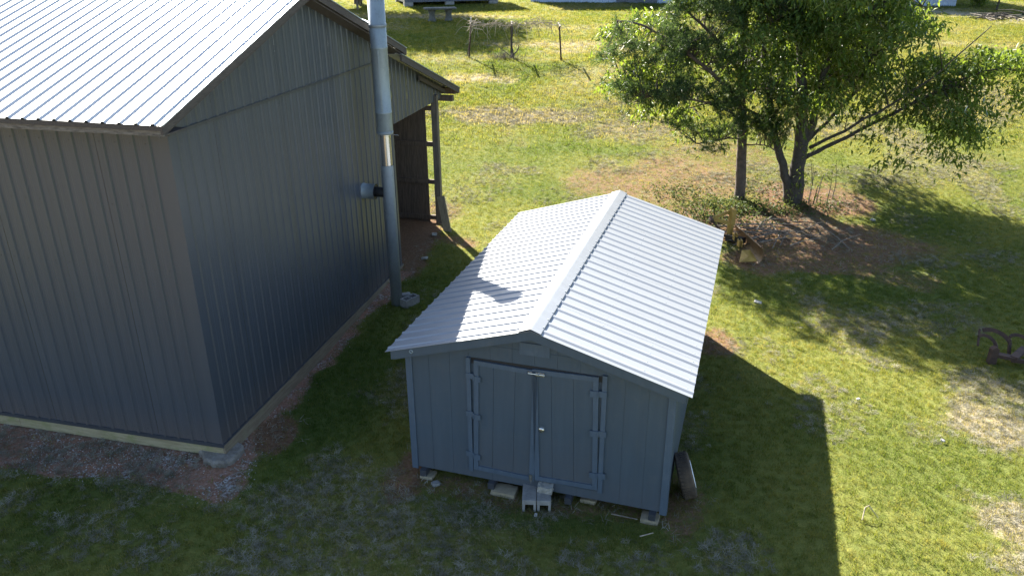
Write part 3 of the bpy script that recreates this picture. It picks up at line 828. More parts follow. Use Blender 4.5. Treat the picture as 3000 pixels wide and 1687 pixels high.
# broken slab under the barn corner
SLP = [(-4.78, 9.98), (-4.66, 9.78), (-4.56, 9.64), (-4.42, 9.545), (-4.24, 9.55), (-4.14, 9.64), (-4.10, 9.78), (-4.06, 9.93), (-4.12, 10.05), (-4.4, 10.2), (-4.75, 10.15)]
mb = MB(); cx, cy = -4.35, 9.9
rng = random.Random(4)
outer = []
for i in range(len(SLP)):
    a = Vector((*SLP[i], 0)); b = Vector((*SLP[(i + 1) % len(SLP)], 0))
    for t in (0, .33, .66):
        q = a.lerp(b, t); outer.append((q.x + rng.uniform(-.018, .018), q.y + rng.uniform(-.018, .018)))
n = len(outer)
top = [(x + (cx - x) * .1, y + (cy - y) * .1, .085 + rng.uniform(-.006, .006)) for x, y in outer]
mid = [(x, y, .062 + rng.uniform(-.012, .008)) for x, y in outer]
bot = [(x, y, -.06) for x, y in outer]
mb.add(top + mid + bot + [(cx, cy, .09)], [(i, (i + 1) % n, 3 * n) for i in range(n)] + [(n + i, n + (i + 1) % n, (i + 1) % n, i) for i in range(n)] + [(2 * n + i, 2 * n + (i + 1) % n, n + (i + 1) % n, n + i) for i in range(n)])
tag(obj('concrete_slab', mb.mesh('concrete_slab', M['slab_stone'])), 'broken pale concrete slab poking out under the barn corner', 'slab')

# spare wheel leaning on the right shed wall
whl = thing('spare_wheel', 'dusty black tyre on white rim leaning against the right shed wall', 'wheel', sh_pt(2.06, .93, .0), SHED_A + R(13))
tilt = R(16)
def tor_prof(R0, w):
    return [(R0 * .58, -w * .42), (R0 * .74, -w * .5), (R0 * .93, -w * .46), (R0 * .985, -w * .36), (R0, -w * .16), (R0, w * .16), (R0 * .985, w * .36), (R0 * .93, w * .46), (R0 * .74, w * .5), (R0 * .58, w * .42), (R0 * .56, 0), (R0 * .58, -w * .42)]
part('tyre', MB().lathe(tor_prof(.315, .2), 48, axis='x'), M['rubber'], whl, True, loc=(-.09, 0, .30), rot=(0, -tilt, 0))
mb = MB().lathe([(.0, .045), (.05, .045), (.06, .03), (.13, .02), (.155, .05), (.178, .105), (.186, .105), (.186, .07), (.176, -.06), (.17, -.06)], 40, axis='x')
part('rim', mb, M['white_rim'], whl, True, loc=(-.09, 0, .30), rot=(0, -tilt, 0))
mb = MB()
for k in range(40):
    a = 2 * PI * k / 40
    for xw in (-.055, 0, .055):
        c = Vector((xw, .3165 * math.cos(a + xw * 3), .3165 * math.sin(a + xw * 3)))
        mb.beam(c + Vector((-.02, 0, 0)), c + Vector((.02, 0, 0)), .034, .008, (0, math.cos(a), math.sin(a)))
part('tread', mb, M['rubber'], whl, loc=(-.09, 0, .30), rot=(0, -tilt, 0), kind='stuff')

# plank leaning on the lean-to post
o = obj('loose_plank', MB().beam((0, 0, -.02), (-.17, .26, .88), .21, .03, (.3, 1, .2)).mesh('loose_plank', M['plank_wood']), None, (-1.63, 19.0, .28))
tag(o, 'short pale plank leaning on the foot of the lean-to post', 'plank')

# ---------------------------------------------------------------- yellow grader blade behind the shed
gb = thing('grader_blade', 'worn yellow tractor rear blade with upright mast behind the shed', 'farm implement', (5.38, 18.35, .27), 0)
mb = MB().beam((0, 0, -.05), (.03, .02, .82), .12, .10)
part('mast', mb, M['yellow'], gb, bevel=.008)
part('mast_plate', MB().box(-.005, .09, -.09, -.055, .42, .80), M['yellow'], gb)
part('arm', MB().beam((-.02, .06, .72), (-.46, -.02, .56), .03, .08), M['yellow'], gb)
part('arm', MB().beam((-.03, -.07, .46), (-.47, -.06, .56), .03, .08), M['yellow'], gb)
part('hitch_pin', MB().tube([(-.49, -.14, .53), (-.49, .06, .57)], .05, 10), M['rust'], gb)
part('stay', MB().tube([(-.47, -.04, .52), (-.2, .0, .2), (-.02, .05, .02)], .026, 8), M['rust'], gb)
part('tongue', MB().beam((-.05, -.02, .08), (.24, -.45, .14), .14, .14), M['black'], gb)
def blade_mesh(L):
    mb = MB(); nseg = 8; vs = []
    for y in (-L / 2, L / 2):
        for k in range(nseg + 1):
            a = R(-45 + 95 * k / nseg)
            vs.append((.28 * math.cos(a) - .18, y, .28 * math.sin(a) + .18))
    n = nseg + 1
    for y in (-L / 2, L / 2):
        for k in range(n):
            a = R(-45 + 95 * k / nseg)
            vs.append((.305 * math.cos(a) - .18, y, .305 * math.sin(a) + .18))
    fs = [(i, i + 1, i + 1 + n, i + n) for i in range(nseg)] + [(2 * n + i, 3 * n + i, 3 * n + i + 1, 2 * n + i + 1) for i in range(nseg)]
    fs += [(i, i + 2 * n, i + 1 + 2 * n, i + 1) for i in range(nseg)] + [(n + i, n + i + 1, 3 * n + i + 1, 3 * n + i) for i in range(nseg)]
    fs += [(0, n, 3 * n, 2 * n), (n - 1, 3 * n - 1, 4 * n - 1, 2 * n - 1)]
    return mb.add(vs, fs)
part('blade', blade_mesh(1.75), M['rust_yellow'], gb, loc=(.22, -.55, -.06), rot=(0, R(4), R(6)))
for y in (-.28, -.72):
    part('blade_bracket', MB().box(.02, .045, y - .08, y + .08, .10, .26).box(.09, .115, y - .08, y + .08, .10, .26), M['yellow'], gb)
part('end_plate', MB().add([(-.14, -1.50, .0), (.30, -1.45, .0), (.20, -1.12, .16), (-.0, -1.14, .16), (.08, -1.46, .12)], [(0, 1, 4), (1, 2, 4), (2, 3, 4), (3, 0, 4), (0, 3, 2, 1)]), M['yellow'], gb)

# ---------------------------------------------------------------- rusty plough at the right edge
pg = thing('rusty_plough', 'rusty old cultivator with curved spring shanks lying in dappled grass', 'farm implement', (8.68, 12.52, 0), 0)
mb = MB().box(-.065, .065, -.05, .05, -.02, .30).add([(-.065, -.05, .30), (.065, -.05, .30), (.065, .05, .30), (-.065, .05, .30), (0, -.05, .345), (0, .05, .345)], [(0, 1, 4), (2, 3, 5), (1, 2, 5, 4), (3, 0, 4, 5)])
part('foot_post', mb, M['rust'], pg)
def arc(c, r0, a0, a1, n, ex, ey):
    return [Vector(c) + (Vector(ex) * math.cos(R(a0 + (a1 - a0) * k / n)) + Vector(ey) * math.sin(R(a0 + (a1 - a0) * k / n))) * r0 for k in range(n + 1)]
def flat_arc(pts, w, t, side):
    mb = MB(); s_ = Vector(side).normalized()
    for a, b in zip(pts[:-1], pts[1:]):
        mb.beam(a, b + (b - a) * .06, w, t, s_.cross((b - a)).normalized())
    return mb
a1 = arc((-.04, .20, .25), .21, -35, 112, 12, (1, .25, 0), (-.1, .75, .65))
part('shank', flat_arc(a1, .058, .025, (.3, .3, 1)), M['rust'], pg)
part('shank_tip', MB().beam(a1[-1] + Vector((-.03, -.10, -.14)), a1[-1] + Vector((.06, .1, .10)), .035, .03), M['rust'], pg)
a2 = arc((.26, .42, .22), .25, 5, 118, 12, (1, -.25, 0), (-.1, .8, .6))
part('shank', flat_arc(a2, .075, .028, (.3, .3, 1)), M['rust'], pg)
part('shank_tip', MB().beam(a2[0], a2[0] + Vector((-.02, -.1, -.24)), .05, .05), M['rust'], pg)
a3 = arc((.76, .45, .14), .2, 20, 130, 9, (1, 0, 0), (-.1, .8, .6))
part('shank', flat_arc(a3, .06, .025, (.3, .3, 1)), M['rust'], pg)
part('frame_bar', MB().beam((.05, .02, .17), (.34, -.10, .15), .13, .06), M['rust'], pg)
part('frame_bar', MB().beam((.30, -.12, .165), (.72, .24, .17), .13, .06), M['rust'], pg)
part('frame_bar', MB().beam((.28, -.11, .12), (1.0, -.30, .12), .05, .07), M['rust'], pg)
part('frame_bar', MB().beam((.70, .22, .16), (1.02, -.02, .14), .06, .05), M['rust'], pg)
part('spring', MB().tube([(.62, -.26, .10), (.66, -.36, .12), (.62, -.44, .08), (.58, -.42, .02)], .014, 6), M['stick'], pg)
part('side_arm', MB().beam((1.0, -.5, .14), (.62, -.68, .06), .06, .05), M['rust'], pg)
part('ploughshare', MB().add([(.62, -.62, .16), (.48, -.92, .0), (.66, -.98, .02), (.82, -.82, .1), (.60, -.86, .2)], [(0, 1, 4), (1, 2, 4), (2, 3, 4), (3, 0, 4), (0, 3, 2, 1)]), M['rust'], pg)
part('hitch_block', MB().box(.46, .66, -.92, -.80, .0, .09), M['black'], pg, rot=(0, 0, .2), loc=(-.1, -.12, 0))

# ---------------------------------------------------------------- trees
class Soup:
    """many small faces collected in numpy"""
    def __init__(s): s.v = []; s.f = []; s.n = 0
    def add(s, v, f):
        s.v.append(v); s.f.append(f + s.n); s.n += len(v)
    def mesh(s, name, m):
        v = np.concatenate(s.v).astype(np.float32); f = np.concatenate(s.f).astype(np.int32)
        me = bpy.data.meshes.new(name)
        me.vertices.add(len(v)); me.vertices.foreach_set('co', v.ravel())
        me.loops.add(f.size); me.loops.foreach_set('vertex_index', f.ravel())
        me.polygons.add(len(f)); me.polygons.foreach_set('loop_start', (np.arange(len(f)) * f.shape[1]).astype(np.int32))
        me.update(calc_edges=True); me.materials.append(m)
        return me

def unit(a): return a / np.maximum(np.linalg.norm(a, axis=-1, keepdims=True), 1e-9)

def leaves(soup, pos, dirs, L, W, rng, fold=.25):
    """pos, dirs (n,3): a pointed, slightly folded leaf of two quads at each place"""
    n = len(pos)
    side = unit(np.cross(dirs, rng.normal(size=(n, 3)) * .45 + np.array([0, 0, 1.0])))
    up = np.cross(side, dirs)
    L = (L * rng.uniform(.7, 1.2, n))[:, None]; W = (W * rng.uniform(.8, 1.2, n))[:, None]
    b = pos; tip = pos + dirs * L - np.array([0, 0, 1.0]) * L * .18
    mid = pos + dirs * L * .48
    l = mid - side * W / 2 + up * W * fold; r_ = mid + side * W / 2 + up * W * fold
    v = np.stack([b, l, tip, mid - up * W * .05, r_], 1).reshape(-1, 3)
    i = np.arange(n)[:, None] * 5
    f = np.concatenate([i + np.array([[0, 3, 2, 1]]), i + np.array([[0, 4, 2, 3]])], 0)
    soup.add(v, f)

def in_ellipsoids(ells, n, rng, power=2.2):
    vols = np.array([e[3] * e[4] * e[5] * (e[6] if len(e) > 6 else 1) for e in ells]); k = rng.choice(len(ells), n, p=vols / vols.sum())
    E = np.array([e[:6] for e in ells])[k]
    d = unit(rng.normal(size=(n, 3))); r_ = rng.uniform(0, 1, n) ** (1 / power)
    p = E[:, :3] + d * r_[:, None] * E[:, 3:6]
    return p, unit(d / E[:, 3:6]), k

def clump_ok(p, rng, scale, seed, thr):
    ph = np.random.RandomState(seed).uniform(0, 6.28, 9)
    q = p / scale
    s_ = np.sin(q[:, 0] * 2.1 + ph[0] + 1.3 * np.sin(q[:, 1] * 1.7 + ph[1])) + np.sin(q[:, 1] * 2.3 + ph[2] + 1.2 * np.sin(q[:, 2] * 1.9 + ph[3])) + np.sin(q[:, 2] * 2.7 + ph[4] + 1.1 * np.sin(q[:, 0] * 1.6 + ph[5]))
    return s_ > thr + rng.normal(size=len(p)) * .35

def limb(mb, pts, r0, r1, n=9, wob=.05, rng=random):
    """smoothed wobbly tapered limb through control points; returns its dense points"""
    P = [Vector(p) for p in pts]; out = []
    for i in range(len(P) - 1):
        p0 = P[max(i - 1, 0)]; p1 = P[i]; p2 = P[i + 1]; p3 = P[min(i + 2, len(P) - 1)]
        for k in range(6):
            t = k / 6
            q = .5 * ((2 * p1) + (p2 - p0) * t + (2 * p0 - 5 * p1 + 4 * p2 - p3) * t * t + (3 * p1 - p0 - 3 * p2 + p3) * t ** 3)
            q += Vector((rng.uniform(-wob, wob), rng.uniform(-wob, wob), rng.uniform(-wob, wob) * .5)) * (0 if i == 0 and k == 0 else 1)
            out.append(q)
    out.append(P[-1])
    m_ = len(out)
    mb.tube(out, [r0 + (r1 - r0) * (i / (m_ - 1)) ** .8 for i in range(m_)], n)
    return out

def connect(mb, skel, targets, rng, r=.012, sag=.12):
    S = np.array([[p.x, p.y, p.z] for p in skel])
    for t in targets:
        d = np.linalg.norm(S - t - np.array([0, 0, -.35]), axis=1) + rng.uniform(0, .35, len(S))
        a = Vector(S[np.argmin(d)]); b = Vector(t)
        m_ = a.lerp(b, .5) + Vector((rng.uniform(-.08, .08), rng.uniform(-.08, .08), sag * (b - a).length * .6))
        mb.tube([a, a.lerp(m_, .6) + Vector((0, 0, .01)), m_, b], [r, r * .8, r * .6, r * .25], 5, False)

def broadleaf_crown(ells, n_cl, n_leaf, L, W, seed, thr, scale=1.0, twig=.7, spread=.16):
    rng = np.random.RandomState(seed)
    p, out, k = in_ellipsoids(ells, n_cl * 3, rng)
    ok = clump_ok(p, rng, scale, seed + 5, thr); p, out = p[ok][:n_cl], out[ok][:n_cl]
    n = len(p)
    d = unit(out * np.array([1, 1, .35]) + rng.normal(size=(n, 3)) * .4 + np.array([0, 0, -.12]))
    soup = Soup()
    t = rng.uniform(-.5, .5, (n, n_leaf)) 
    tw = twig * rng.uniform(.6, 1.2, n)
    base = p[:, None, :] + d[:, None, :] * (t * tw[:, None])[:, :, None] + rng.normal(size=(n, n_leaf, 3)) * spread * np.array([1, 1, .7])
    base[:, :, 2] -= (t + .5) ** 2 * tw[:, None] * .35
    side = unit(rng.normal(size=(n, n_leaf, 3)))
    dl_ = unit(d[:, None, :] * .55 + side * .9 + np.array([0, 0, -.28]))
    leaves(soup, base.reshape(-1, 3), dl_.reshape(-1, 3), L, W, rng)
    return soup, p, d

# big multi-stemmed broadleaf
TB = Vector((7.84, 20.86, .42))
big = thing('broadleaf_tree', 'large multi-stemmed broadleaf tree with drooping pointed leaves, right of the pine', 'tree', TB)
def W2L(p): return Vector(p) - TB
rg = random.Random(5)
tr = MB(); skel = []
def L_(pts, r0, r1, n=9, wob=.03):
    q = limb(tr, [W2L(p) for p in pts], r0, r1, n, wob, rg); skel.extend(q[2:]); return q
L_([(7.80, 20.86, .2), (7.78, 20.82, 1.2), (7.66, 20.8, 2.9), (7.45, 20.8, 4.4), (7.2, 20.75, 6.0), (7.1, 20.7, 8.2)], .25, .05, 12)
L_([(7.76, 20.85, 1.5), (8.0, 20.75, 2.9), (8.05, 20.6, 4.2), (8.4, 20.4, 6.2), (8.7, 20.2, 8.6)], .13, .035)
L_([(7.68, 20.9, .3), (7.45, 20.8, 1.2), (7.02, 20.8, 2.3), (6.72, 20.9, 3.6), (6.4, 21.0, 5.2), (6.1, 21.1, 7.6)], .15, .035)
L_([(7.9, 20.8, 1.7), (9.05, 20.5, 2.45), (10.7, 20.2, 3.5), (11.9, 20.0, 4.1), (12.9, 19.9, 4.0)], .065, .010)
L_([(7.95, 20.7, 2.0), (9.0, 20.0, 2.9), (10.2, 19.5, 4.0), (11.2, 19.2, 5.2)], .05, .010)
L_([(7.9, 20.9, 2.1), (9.1, 21.3, 3.2), (10.3, 21.6, 4.6), (11.0, 21.7, 6.2)], .055, .010)
L_([(7.5, 20.8, 3.4), (6.0, 21.4, 4.1), (4.4, 21.6, 4.0), (3.0, 21.6, 3.6)], .07, .015)
L_([(7.0, 20.9, 2.6), (5.8, 21.3, 3.1), (4.6, 21.4, 2.9)], .05, .012)
L_([(7.3, 20.8, 5.2), (5.6, 21.0, 6.3), (4.2, 21.1, 6.8)], .07, .015)
L_([(8.3, 20.4, 5.0), (9.8, 20.0, 6.4), (10.8, 19.8, 7.4)], .07, .015)
BIG = [(7.6, 20.8, 6.0, 2.7, 2.3, 2.8), (8.4, 23.2, 5.4, 2.6, 1.8, 2.4), (10.4, 22.9, 4.9, 2.0, 1.7, 1.6), (9.2, 24.2, 4.5, 2.3, 1.7, 1.4), (7.2, 24.0, 5.2, 1.8, 1.5, 1.6), (5.7, 23.0, 4.6, 1.7, 1.3, 1.2), (7.6, 21.4, 8.4, 2.2, 2.2, 1.6), (9.4, 20.4, 4.8, 2.0, 1.9, 1.8), (11.2, 20.1, 3.8, 1.9, 1.3, 1.0), (11.0, 20.2, 2.7, 1.3, 1.0, .7),
       (10.0, 20.3, 6.2, 2.2, 2.0, 2.0), (4.9, 21.4, 4.6, 2.3, 1.2, 1.3), (3.9, 21.4, 3.3, 1.4, 1.0, .8), (5.6, 21.2, 7.0, 2.0, 1.7, 1.6), (7.0, 20.8, 3.4, 1.6, 1.2, 1.0), (12.3, 20.0, 4.2, 1.0, .9, .8)]
rt_ = np.random.RandomState(77)
tp, to, tk = in_ellipsoids(BIG, 218, rt_, 2.6)
ELL = []
for q, o_, k_ in zip(tp, to, tk):
    if q[2] < 1.7: continue
    if q[2] > 4.6 and q[0] / (q[1] * .9167 + (7 - q[2]) * .4) > .545: continue
    w_ = rt_.uniform(.55, 1.05)
    dens = .7 if k_ in (11, 12) else 1.0
    ELL.append((q[0], q[1], q[2], w_, w_ * .85, rt_.uniform(.16, .30), 2.2 * dens))
ELL += [(4.2, 20.8, 7.0, .9, .8, .3, 1.6), (3.6, 20.7, 6.4, .8, .7, .3, 1.6), (4.8, 20.8, 7.9, .9, .8, .3, 1.6), (5.4, 20.9, 8.6, .9, .8, .3, 1.6), (6.4, 20.9, 9.4, 1.0, .9, .35, 1.6), (4.4, 20.3, 6.2, .7, .6, .25, 1.6), (11.2, 20.0, 1.95, .7, .5, .2, 2.0), (11.9, 19.9, 2.5, .8, .6, .22, 2.2), (10.2, 20.0, 1.8, .6, .5, .2, 2.0), (10.9, 20.0, 2.8, .9, .6, .22, 2.2), (9.9, 20.2, 2.9, .8, .6, .22, 2.0), (4.6, 20.9, 2.9, .8, .6, .22, 2.0), (5.2, 20.8, 2.45, .7, .5, .2, 2.0), (5.6, 21.0, 3.3, .9, .7, .22, 2.0), (4.2, 21.0, 3.6, .9, .6, .22, 2.0), (6.9, 20.4, 2.9, .6, .5, .3, 1.8), (9.5, 20.3, 3.2, .7, .6, .2, 2.2), (10.2, 20.1, 3.75, .8, .6, .22, 2.2), (11.0, 20.1, 4.2, .8, .6, .22, 2.2), (11.7, 19.9, 4.55, .8, .6, .22, 2.2), (10.1, 19.6, 4.3, .8, .6, .22, 2.2), (9.2, 20.0, 3.7, .8, .6, .22, 2.2), (10.6, 19.9, 3.1, .9, .6, .22, 2.2), (11.6, 19.9, 3.6, .9, .6, .2, 2.2), (12.7, 19.8, 3.6, .6, .5, .2, 2.2), (12.6, 19.9, 4.1, .7, .6, .22, 2.2), (12.0, 20.0, 3.2, .9, .6, .22, 2.2), (10.9, 20.1, 2.1, .9, .6, .25, 2.2), (9.5, 20.2, 2.2, .7, .6, .25, 2.0), (2.7, 21.4, 4.9, .6, .6, .3, 2.0), (3.1, 21.4, 3.7, .8, .6, .25, 2.0), (4.4, 21.3, 2.7, .7, .5, .25, 2.0), (3.6, 21.3, 3.0, .7, .5, .25, 2.0), (6.9, 20.7, 2.8, .8, .6, .3, 2.0), (7.2, 20.4, 2.2, .5, .4, .25, 1.6)]
soup, cp, cd = broadleaf_crown(ELL, 5500, 12, .17, .062, 11, -.2, .38, .7, .11)
# a few low sprays on the trunk
pos = np.array([[7.75, 20.5, 2.0], [7.8, 20.5, 1.2], [8.2, 20.6, 1.0], [8.6, 20.6, 1.5], [7.6, 20.5, .9]])
rngl = np.random.RandomState(3)
pp = (pos[:, None, :] + rngl.normal(size=(5, 26, 3)) * .16).reshape(-1, 3)
leaves(soup, pp, unit(rngl.normal(size=pp.shape) + np.array([0, 0, -.8])), .12, .04, rngl)
for i in range(len(soup.v)): soup.v[i] = soup.v[i] - np.array(TB)
crown = obj('crown', soup.mesh('crown', M['leaf']), big); crown['kind'] = 'stuff'
sel = np.random.RandomState(8).choice(len(cp), 520, replace=False)
connect(tr, skel, cp[sel] - np.array(TB), np.random.RandomState(9), .016)
part('trunk', tr, M['bark'], big, True)
# root suckers
for k in range(7):
    a = Vector((.45 + .12 * k * (1 if k % 2 else -.2), -.15 + .13 * (k % 3), 0)); 
    part('sucker', MB().tube([a, a + Vector((.05, .02, .5)), a + Vector((.16 - .04 * k, .03, .75 + .08 * k))], [.014, .010, .004], 6), M['bark'], big)

# pine in front of it
PB = Vector((6.36, 21.10, .40))
pine = thing('pine_tree', 'slim pine with bare lower trunk and blue green needle tufts, left of the broadleaf tree', 'tree', PB)
tr = MB(); pskel = []
def P_(pts, r0, r1, n=9, wob=.02):
    q = limb(tr, [Vector(p) - PB for p in pts], r0, r1, n, wob, rg); pskel.extend(q[3:]); return q
P_([(6.36, 21.1, .15), (6.30, 21.1, 1.6), (6.10, 21.05, 3.2), (5.98, 21.0, 4.6), (5.88, 21.0, 6.2), (5.8, 21.0, 8.2), (5.75, 21, 9.4)], .165, .03, 12)
P_([(6.12, 21.05, 3.1), (5.4, 20.6, 3.75), (4.4, 20.3, 4.5), (3.3, 20.1, 5.15), (2.6, 20.1, 5.3)], .075, .015)
P_([(6.05, 21.0, 3.8), (5.3, 20.9, 4.7), (4.5, 20.8, 5.4), (3.6, 20.9, 6.2)], .065, .015)
P_([(6.2, 21.05, 2.6), (5.5, 20.6, 3.1), (4.6, 20.3, 3.35), (3.4, 20.2, 3.45)], .05, .012)
P_([(6.22, 21.0, 2.2), (5.6, 20.5, 2.3), (4.8, 20.2, 2.25)], .03, .01)
P_([(6.0, 21.0, 4.6), (6.5, 20.5, 5.2), (7.0, 20.2, 5.6)], .04, .01)
P_([(6.1, 21.0, 3.4), (6.6, 20.4, 3.6), (7.2, 20.1, 3.5)], .035, .01)
P_([(5.9, 21.0, 5.8), (5.2, 20.7, 6.6), (4.4, 20.5, 7.1)], .04, .01)
P_([(6.25, 21.05, 2.0), (6.7, 20.6, 2.1), (7.1, 20.4, 1.9)], .025, .008)
ELP = [(3.5, 20.2, 4.9, 1.35, .9, .65, 1.2), (4.6, 20.4, 4.7, 1.3, .9, .9, 1.1), (3.9, 20.2, 3.7, 1.5, .8, .5, 1.2), (5.1, 20.4, 3.0, 1.2, .8, .7, 1.0), (2.6, 20.1, 4.3, .6, .6, .5, .9), (6.2, 20.6, 3.6, 1.1, .8, 1.0, 1.1),
       (5.6, 20.8, 5.8, 1.8, 1.3, 1.2, 1.0), (5.6, 20.8, 7.6, 1.5, 1.3, 1.4, .9), (6.5, 20.4, 2.6, .8, .6, .6, 1.0), (4.9, 20.2, 2.25, .7, .5, .3, 1.2), (2.9, 20.2, 3.35, .7, .5, .35, .9)]
rngp = np.random.RandomState(21)
p, out, k = in_ellipsoids(ELP, 7500, rngp)
ok = clump_ok(p, rngp, .45, 33, .1); p, out = p[ok][:2200], out[ok][:2200]
n = len(p); nn = 32
ax_ = unit(out * np.array([1, 1, .3]) + rngp.normal(size=(n, 3)) * .45 + np.array([-.1, 0, .25]))
base = p[:, None, :] + ax_[:, None, :] * rngp.uniform(-.12, .10, (n, nn))[:, :, None]
dn = unit(ax_[:, None, :] * .75 + unit(rngp.normal(size=(n, nn, 3))) * .8)
soup = Soup()
b = base.reshape(-1, 3); dd = dn.reshape(-1, 3); m_ = len(b)
sd = unit(np.cross(dd, rngp.normal(size=(m_, 3)))) * .006
Ln = rngp.uniform(.11, .19, m_)[:, None]
v = np.stack([b - sd, b + sd, b + dd * Ln + sd * .4 - np.array([0, 0, .012]), b + dd * Ln - sd * .4 - np.array([0, 0, .012])], 1).reshape(-1, 3) - np.array(PB)
soup.add(v, np.arange(m_)[:, None] * 4 + np.array([[0, 1, 2, 3]]))
crown = obj('crown', soup.mesh('crown', M['needle']), pine); crown['kind'] = 'stuff'
connect(tr, pskel, p[rngp.choice(n, 420, replace=False)] - np.array(PB), np.random.RandomState(10), .014, .05)
part('trunk', tr, M['pine_bark'], pine, True)

# tall tree beyond the barn, above the frame, whose shadow lies on the far lawn
FT = Vector((-9.9, 54.2, 3.5))
ft = thing('tall_tree', 'tall round crowned tree beyond the barn hidden by the flue', 'tree', FT)
soup, cp, cd = broadleaf_crown([(0, 0, 8.8, 4.3, 4.0, 3.6), (1.8, -1, 7.6, 2.4, 2.2, 2.0), (-2, 1, 7.8, 2.4, 2.2, 2.2), (3.6, .5, 8.6, 1.8, 1.8, 1.5)], 2600, 12, .30, .15, 41, -.6, 1.4, 1.3, .35)
c_ = obj('crown', soup.mesh('crown', M['leaf']), ft); c_['kind'] = 'stuff'
tr = MB(); tq = limb(tr, [(0, 0, -.3), (.05, 0, 2.4), (-.1, .1, 5.5), (0, 0, 10.5)], .3, .08, 10, .04, rg)
connect(tr, tq[8:], cp[np.random.RandomState(3).choice(len(cp), 60, replace=False)], np.random.RandomState(4), .07)
part('trunk', tr, M['bark'], ft, True)

# small trees by the drive, far right
def small_tree(name, label, loc, h, r, seed, conifer=False, n_cl=160):
    t = thing(name, label, 'tree', loc, 0, 'small trees beyond the gravel drive')
    if conifer: ells = [(0, 0, h * .45, r, r, h * .42), (0, 0, h * .75, r * .5, r * .5, h * .28)]
    else: ells = [(0, 0, h * .68, r, r * .9, h * .28), (r * .5, 0, h * .58, r * .7, r * .6, h * .2), (-r * .5, .1, h * .6, r * .7, r * .6, h * .2)]
    soup, cp, cd = broadleaf_crown(ells, n_cl, 12, .2, .08, seed, -.4, .6, .5, .16)
    o = obj('crown', soup.mesh('crown', M['leaf']), t); o['kind'] = 'stuff'
    tr = MB(); q = limb(tr, [(0, 0, -.15), (.03, 0, h * .35), (-.02, .02, h * .85)], .07, .015, 7, .02, rg)
    connect(tr, q[4:], cp[:24], np.random.RandomState(seed), .015)
    part('trunk', tr, M['bark'], t, True)
small_tree('small_tree', 'dark bushy little evergreen standing behind the gravel drive', (28.6, 50.9, 3.36), 2.6, .55, 61, True, 220)
small_tree('small_tree', 'thin loose young tree standing nearer than the little evergreen', (28.5, 48.7, 3.28), 3.2, 1.0, 62)
small_tree('small_tree', 'young leafy tree at the right edge near the drive', (28.9, 46.7, 3.2), 3.6, 1.2, 63, False, 260)

# ---------------------------------------------------------------- old vine on T posts
vp = [(-1.86, 35.84, 2.42), (.03, 35.64, 2.41), (2.21, 35.16, 2.37)]
vlab = ['left rusty post of the old vine row', 'middle rusty post of the old vine row, wrapped by the vine trunk', 'right rusty post of the old vine row']
for i, (x, y, z) in enumerate(vp):
    t = thing('vine_post', vlab[i], 'post', (x, y, z), 0, 'T posts of the old vine row')
    lean = (-.11, .02, .02)[i] * -1
    lean = (.15, .02, -.13)[i]
    part('post_shaft', MB().beam((0, 0, -.3), (lean, .02, 1.52), .065, .065), M['rust'], t)
    part('cross_arm', MB().beam((lean, -.72, 1.50), (lean, .72, 1.50), .05, .05), M['stick'], t)
    if i == 0: part('brace', MB().beam((-.12, 0, -.2), (lean - .03, .02, .95), .03, .03), M['rust'], t)
    part('post_cap', MB().box(lean - .035, lean + .035, -.03, .06, 1.52, 1.56 + (.16 if i == 0 else 0)), M['concrete_pale'], t)
vine = thing('grape_vine', 'leafless grape vine with tangled grey canes along the vine posts', 'vine', (.06, 35.6, 2.4))
mb = MB(); rv = random.Random(17)
mb.tube([(.0, 0, -.1), (.03, .02, .25), (-.03, .03, .6), (.02, .0, 1.1), (0, 0, 1.5)], [.10, .06, .045, .035, .03], 8)
mb.tube([(.03, 0, .15), (.2, .02, .32), (.3, .03, .5), (.28, .03, .6)], [.04, .03, .025, .02], 7)
mb.tube([(.0, 0, .05), (-.2, .05, .25), (-.45, .1, .42), (-.8, .2, .7)], [.03, .02, .015, .01], 6)
part('vine_trunk', mb, M['bark'], vine, True)
mb = MB()
for k in range(95):
    x0 = rv.uniform(-1.9, 2.1); side = rv.choice((-1, 1)); y0 = rv.uniform(-.7, .7)
    zt = 1.5 + rv.uniform(-.1, .12) - abs(x0) * .02
    dx = rv.uniform(-.9, .9); pts = [Vector((x0, y0, zt))]
    m1 = Vector((x0 + dx * .5, y0 + rv.uniform(-.3, .3), zt + rv.uniform(-.05, .18)))
    e1 = Vector((x0 + dx, y0 + rv.uniform(-.5, .5), zt - rv.uniform(.1, 1.0 if rv.random() < .45 else .3)))
    mb.tube([pts[0], m1, m1.lerp(e1, .5) + Vector((0, 0, .04)), e1], [.012, .010, .008, .005], 4, False)
for y0, s_ in ((-.6, 1.0), (.6, 1.0), (0, 1.1)):
    for a, b in ((-1.8, 0), (0, 2.1)):
        mb.tube([(a, y0, 1.5), ((a + b) / 2, y0, 1.42), (b, y0, 1.5)], .006, 4, False)
part('canes', mb, M['cane'], vine, kind='stuff')
mb = MB()
for k in range(130):
    a = rv.uniform(0, 2 * PI); r0 = abs(rv.gauss(0, .28)); b = Vector((-.35 + math.cos(a) * r0 * 1.7, math.sin(a) * r0, -.05)); t = b + Vector((rv.uniform(-.28, .28), rv.uniform(-.15, .15), rv.uniform(.12, .5)))
    mb.tube([b, b.lerp(t, .6) + Vector((.02, 0, .04)), t], [.009, .007, .004], 4, False)
part('base_weeds', mb, M['stick'], vine, kind='stuff')

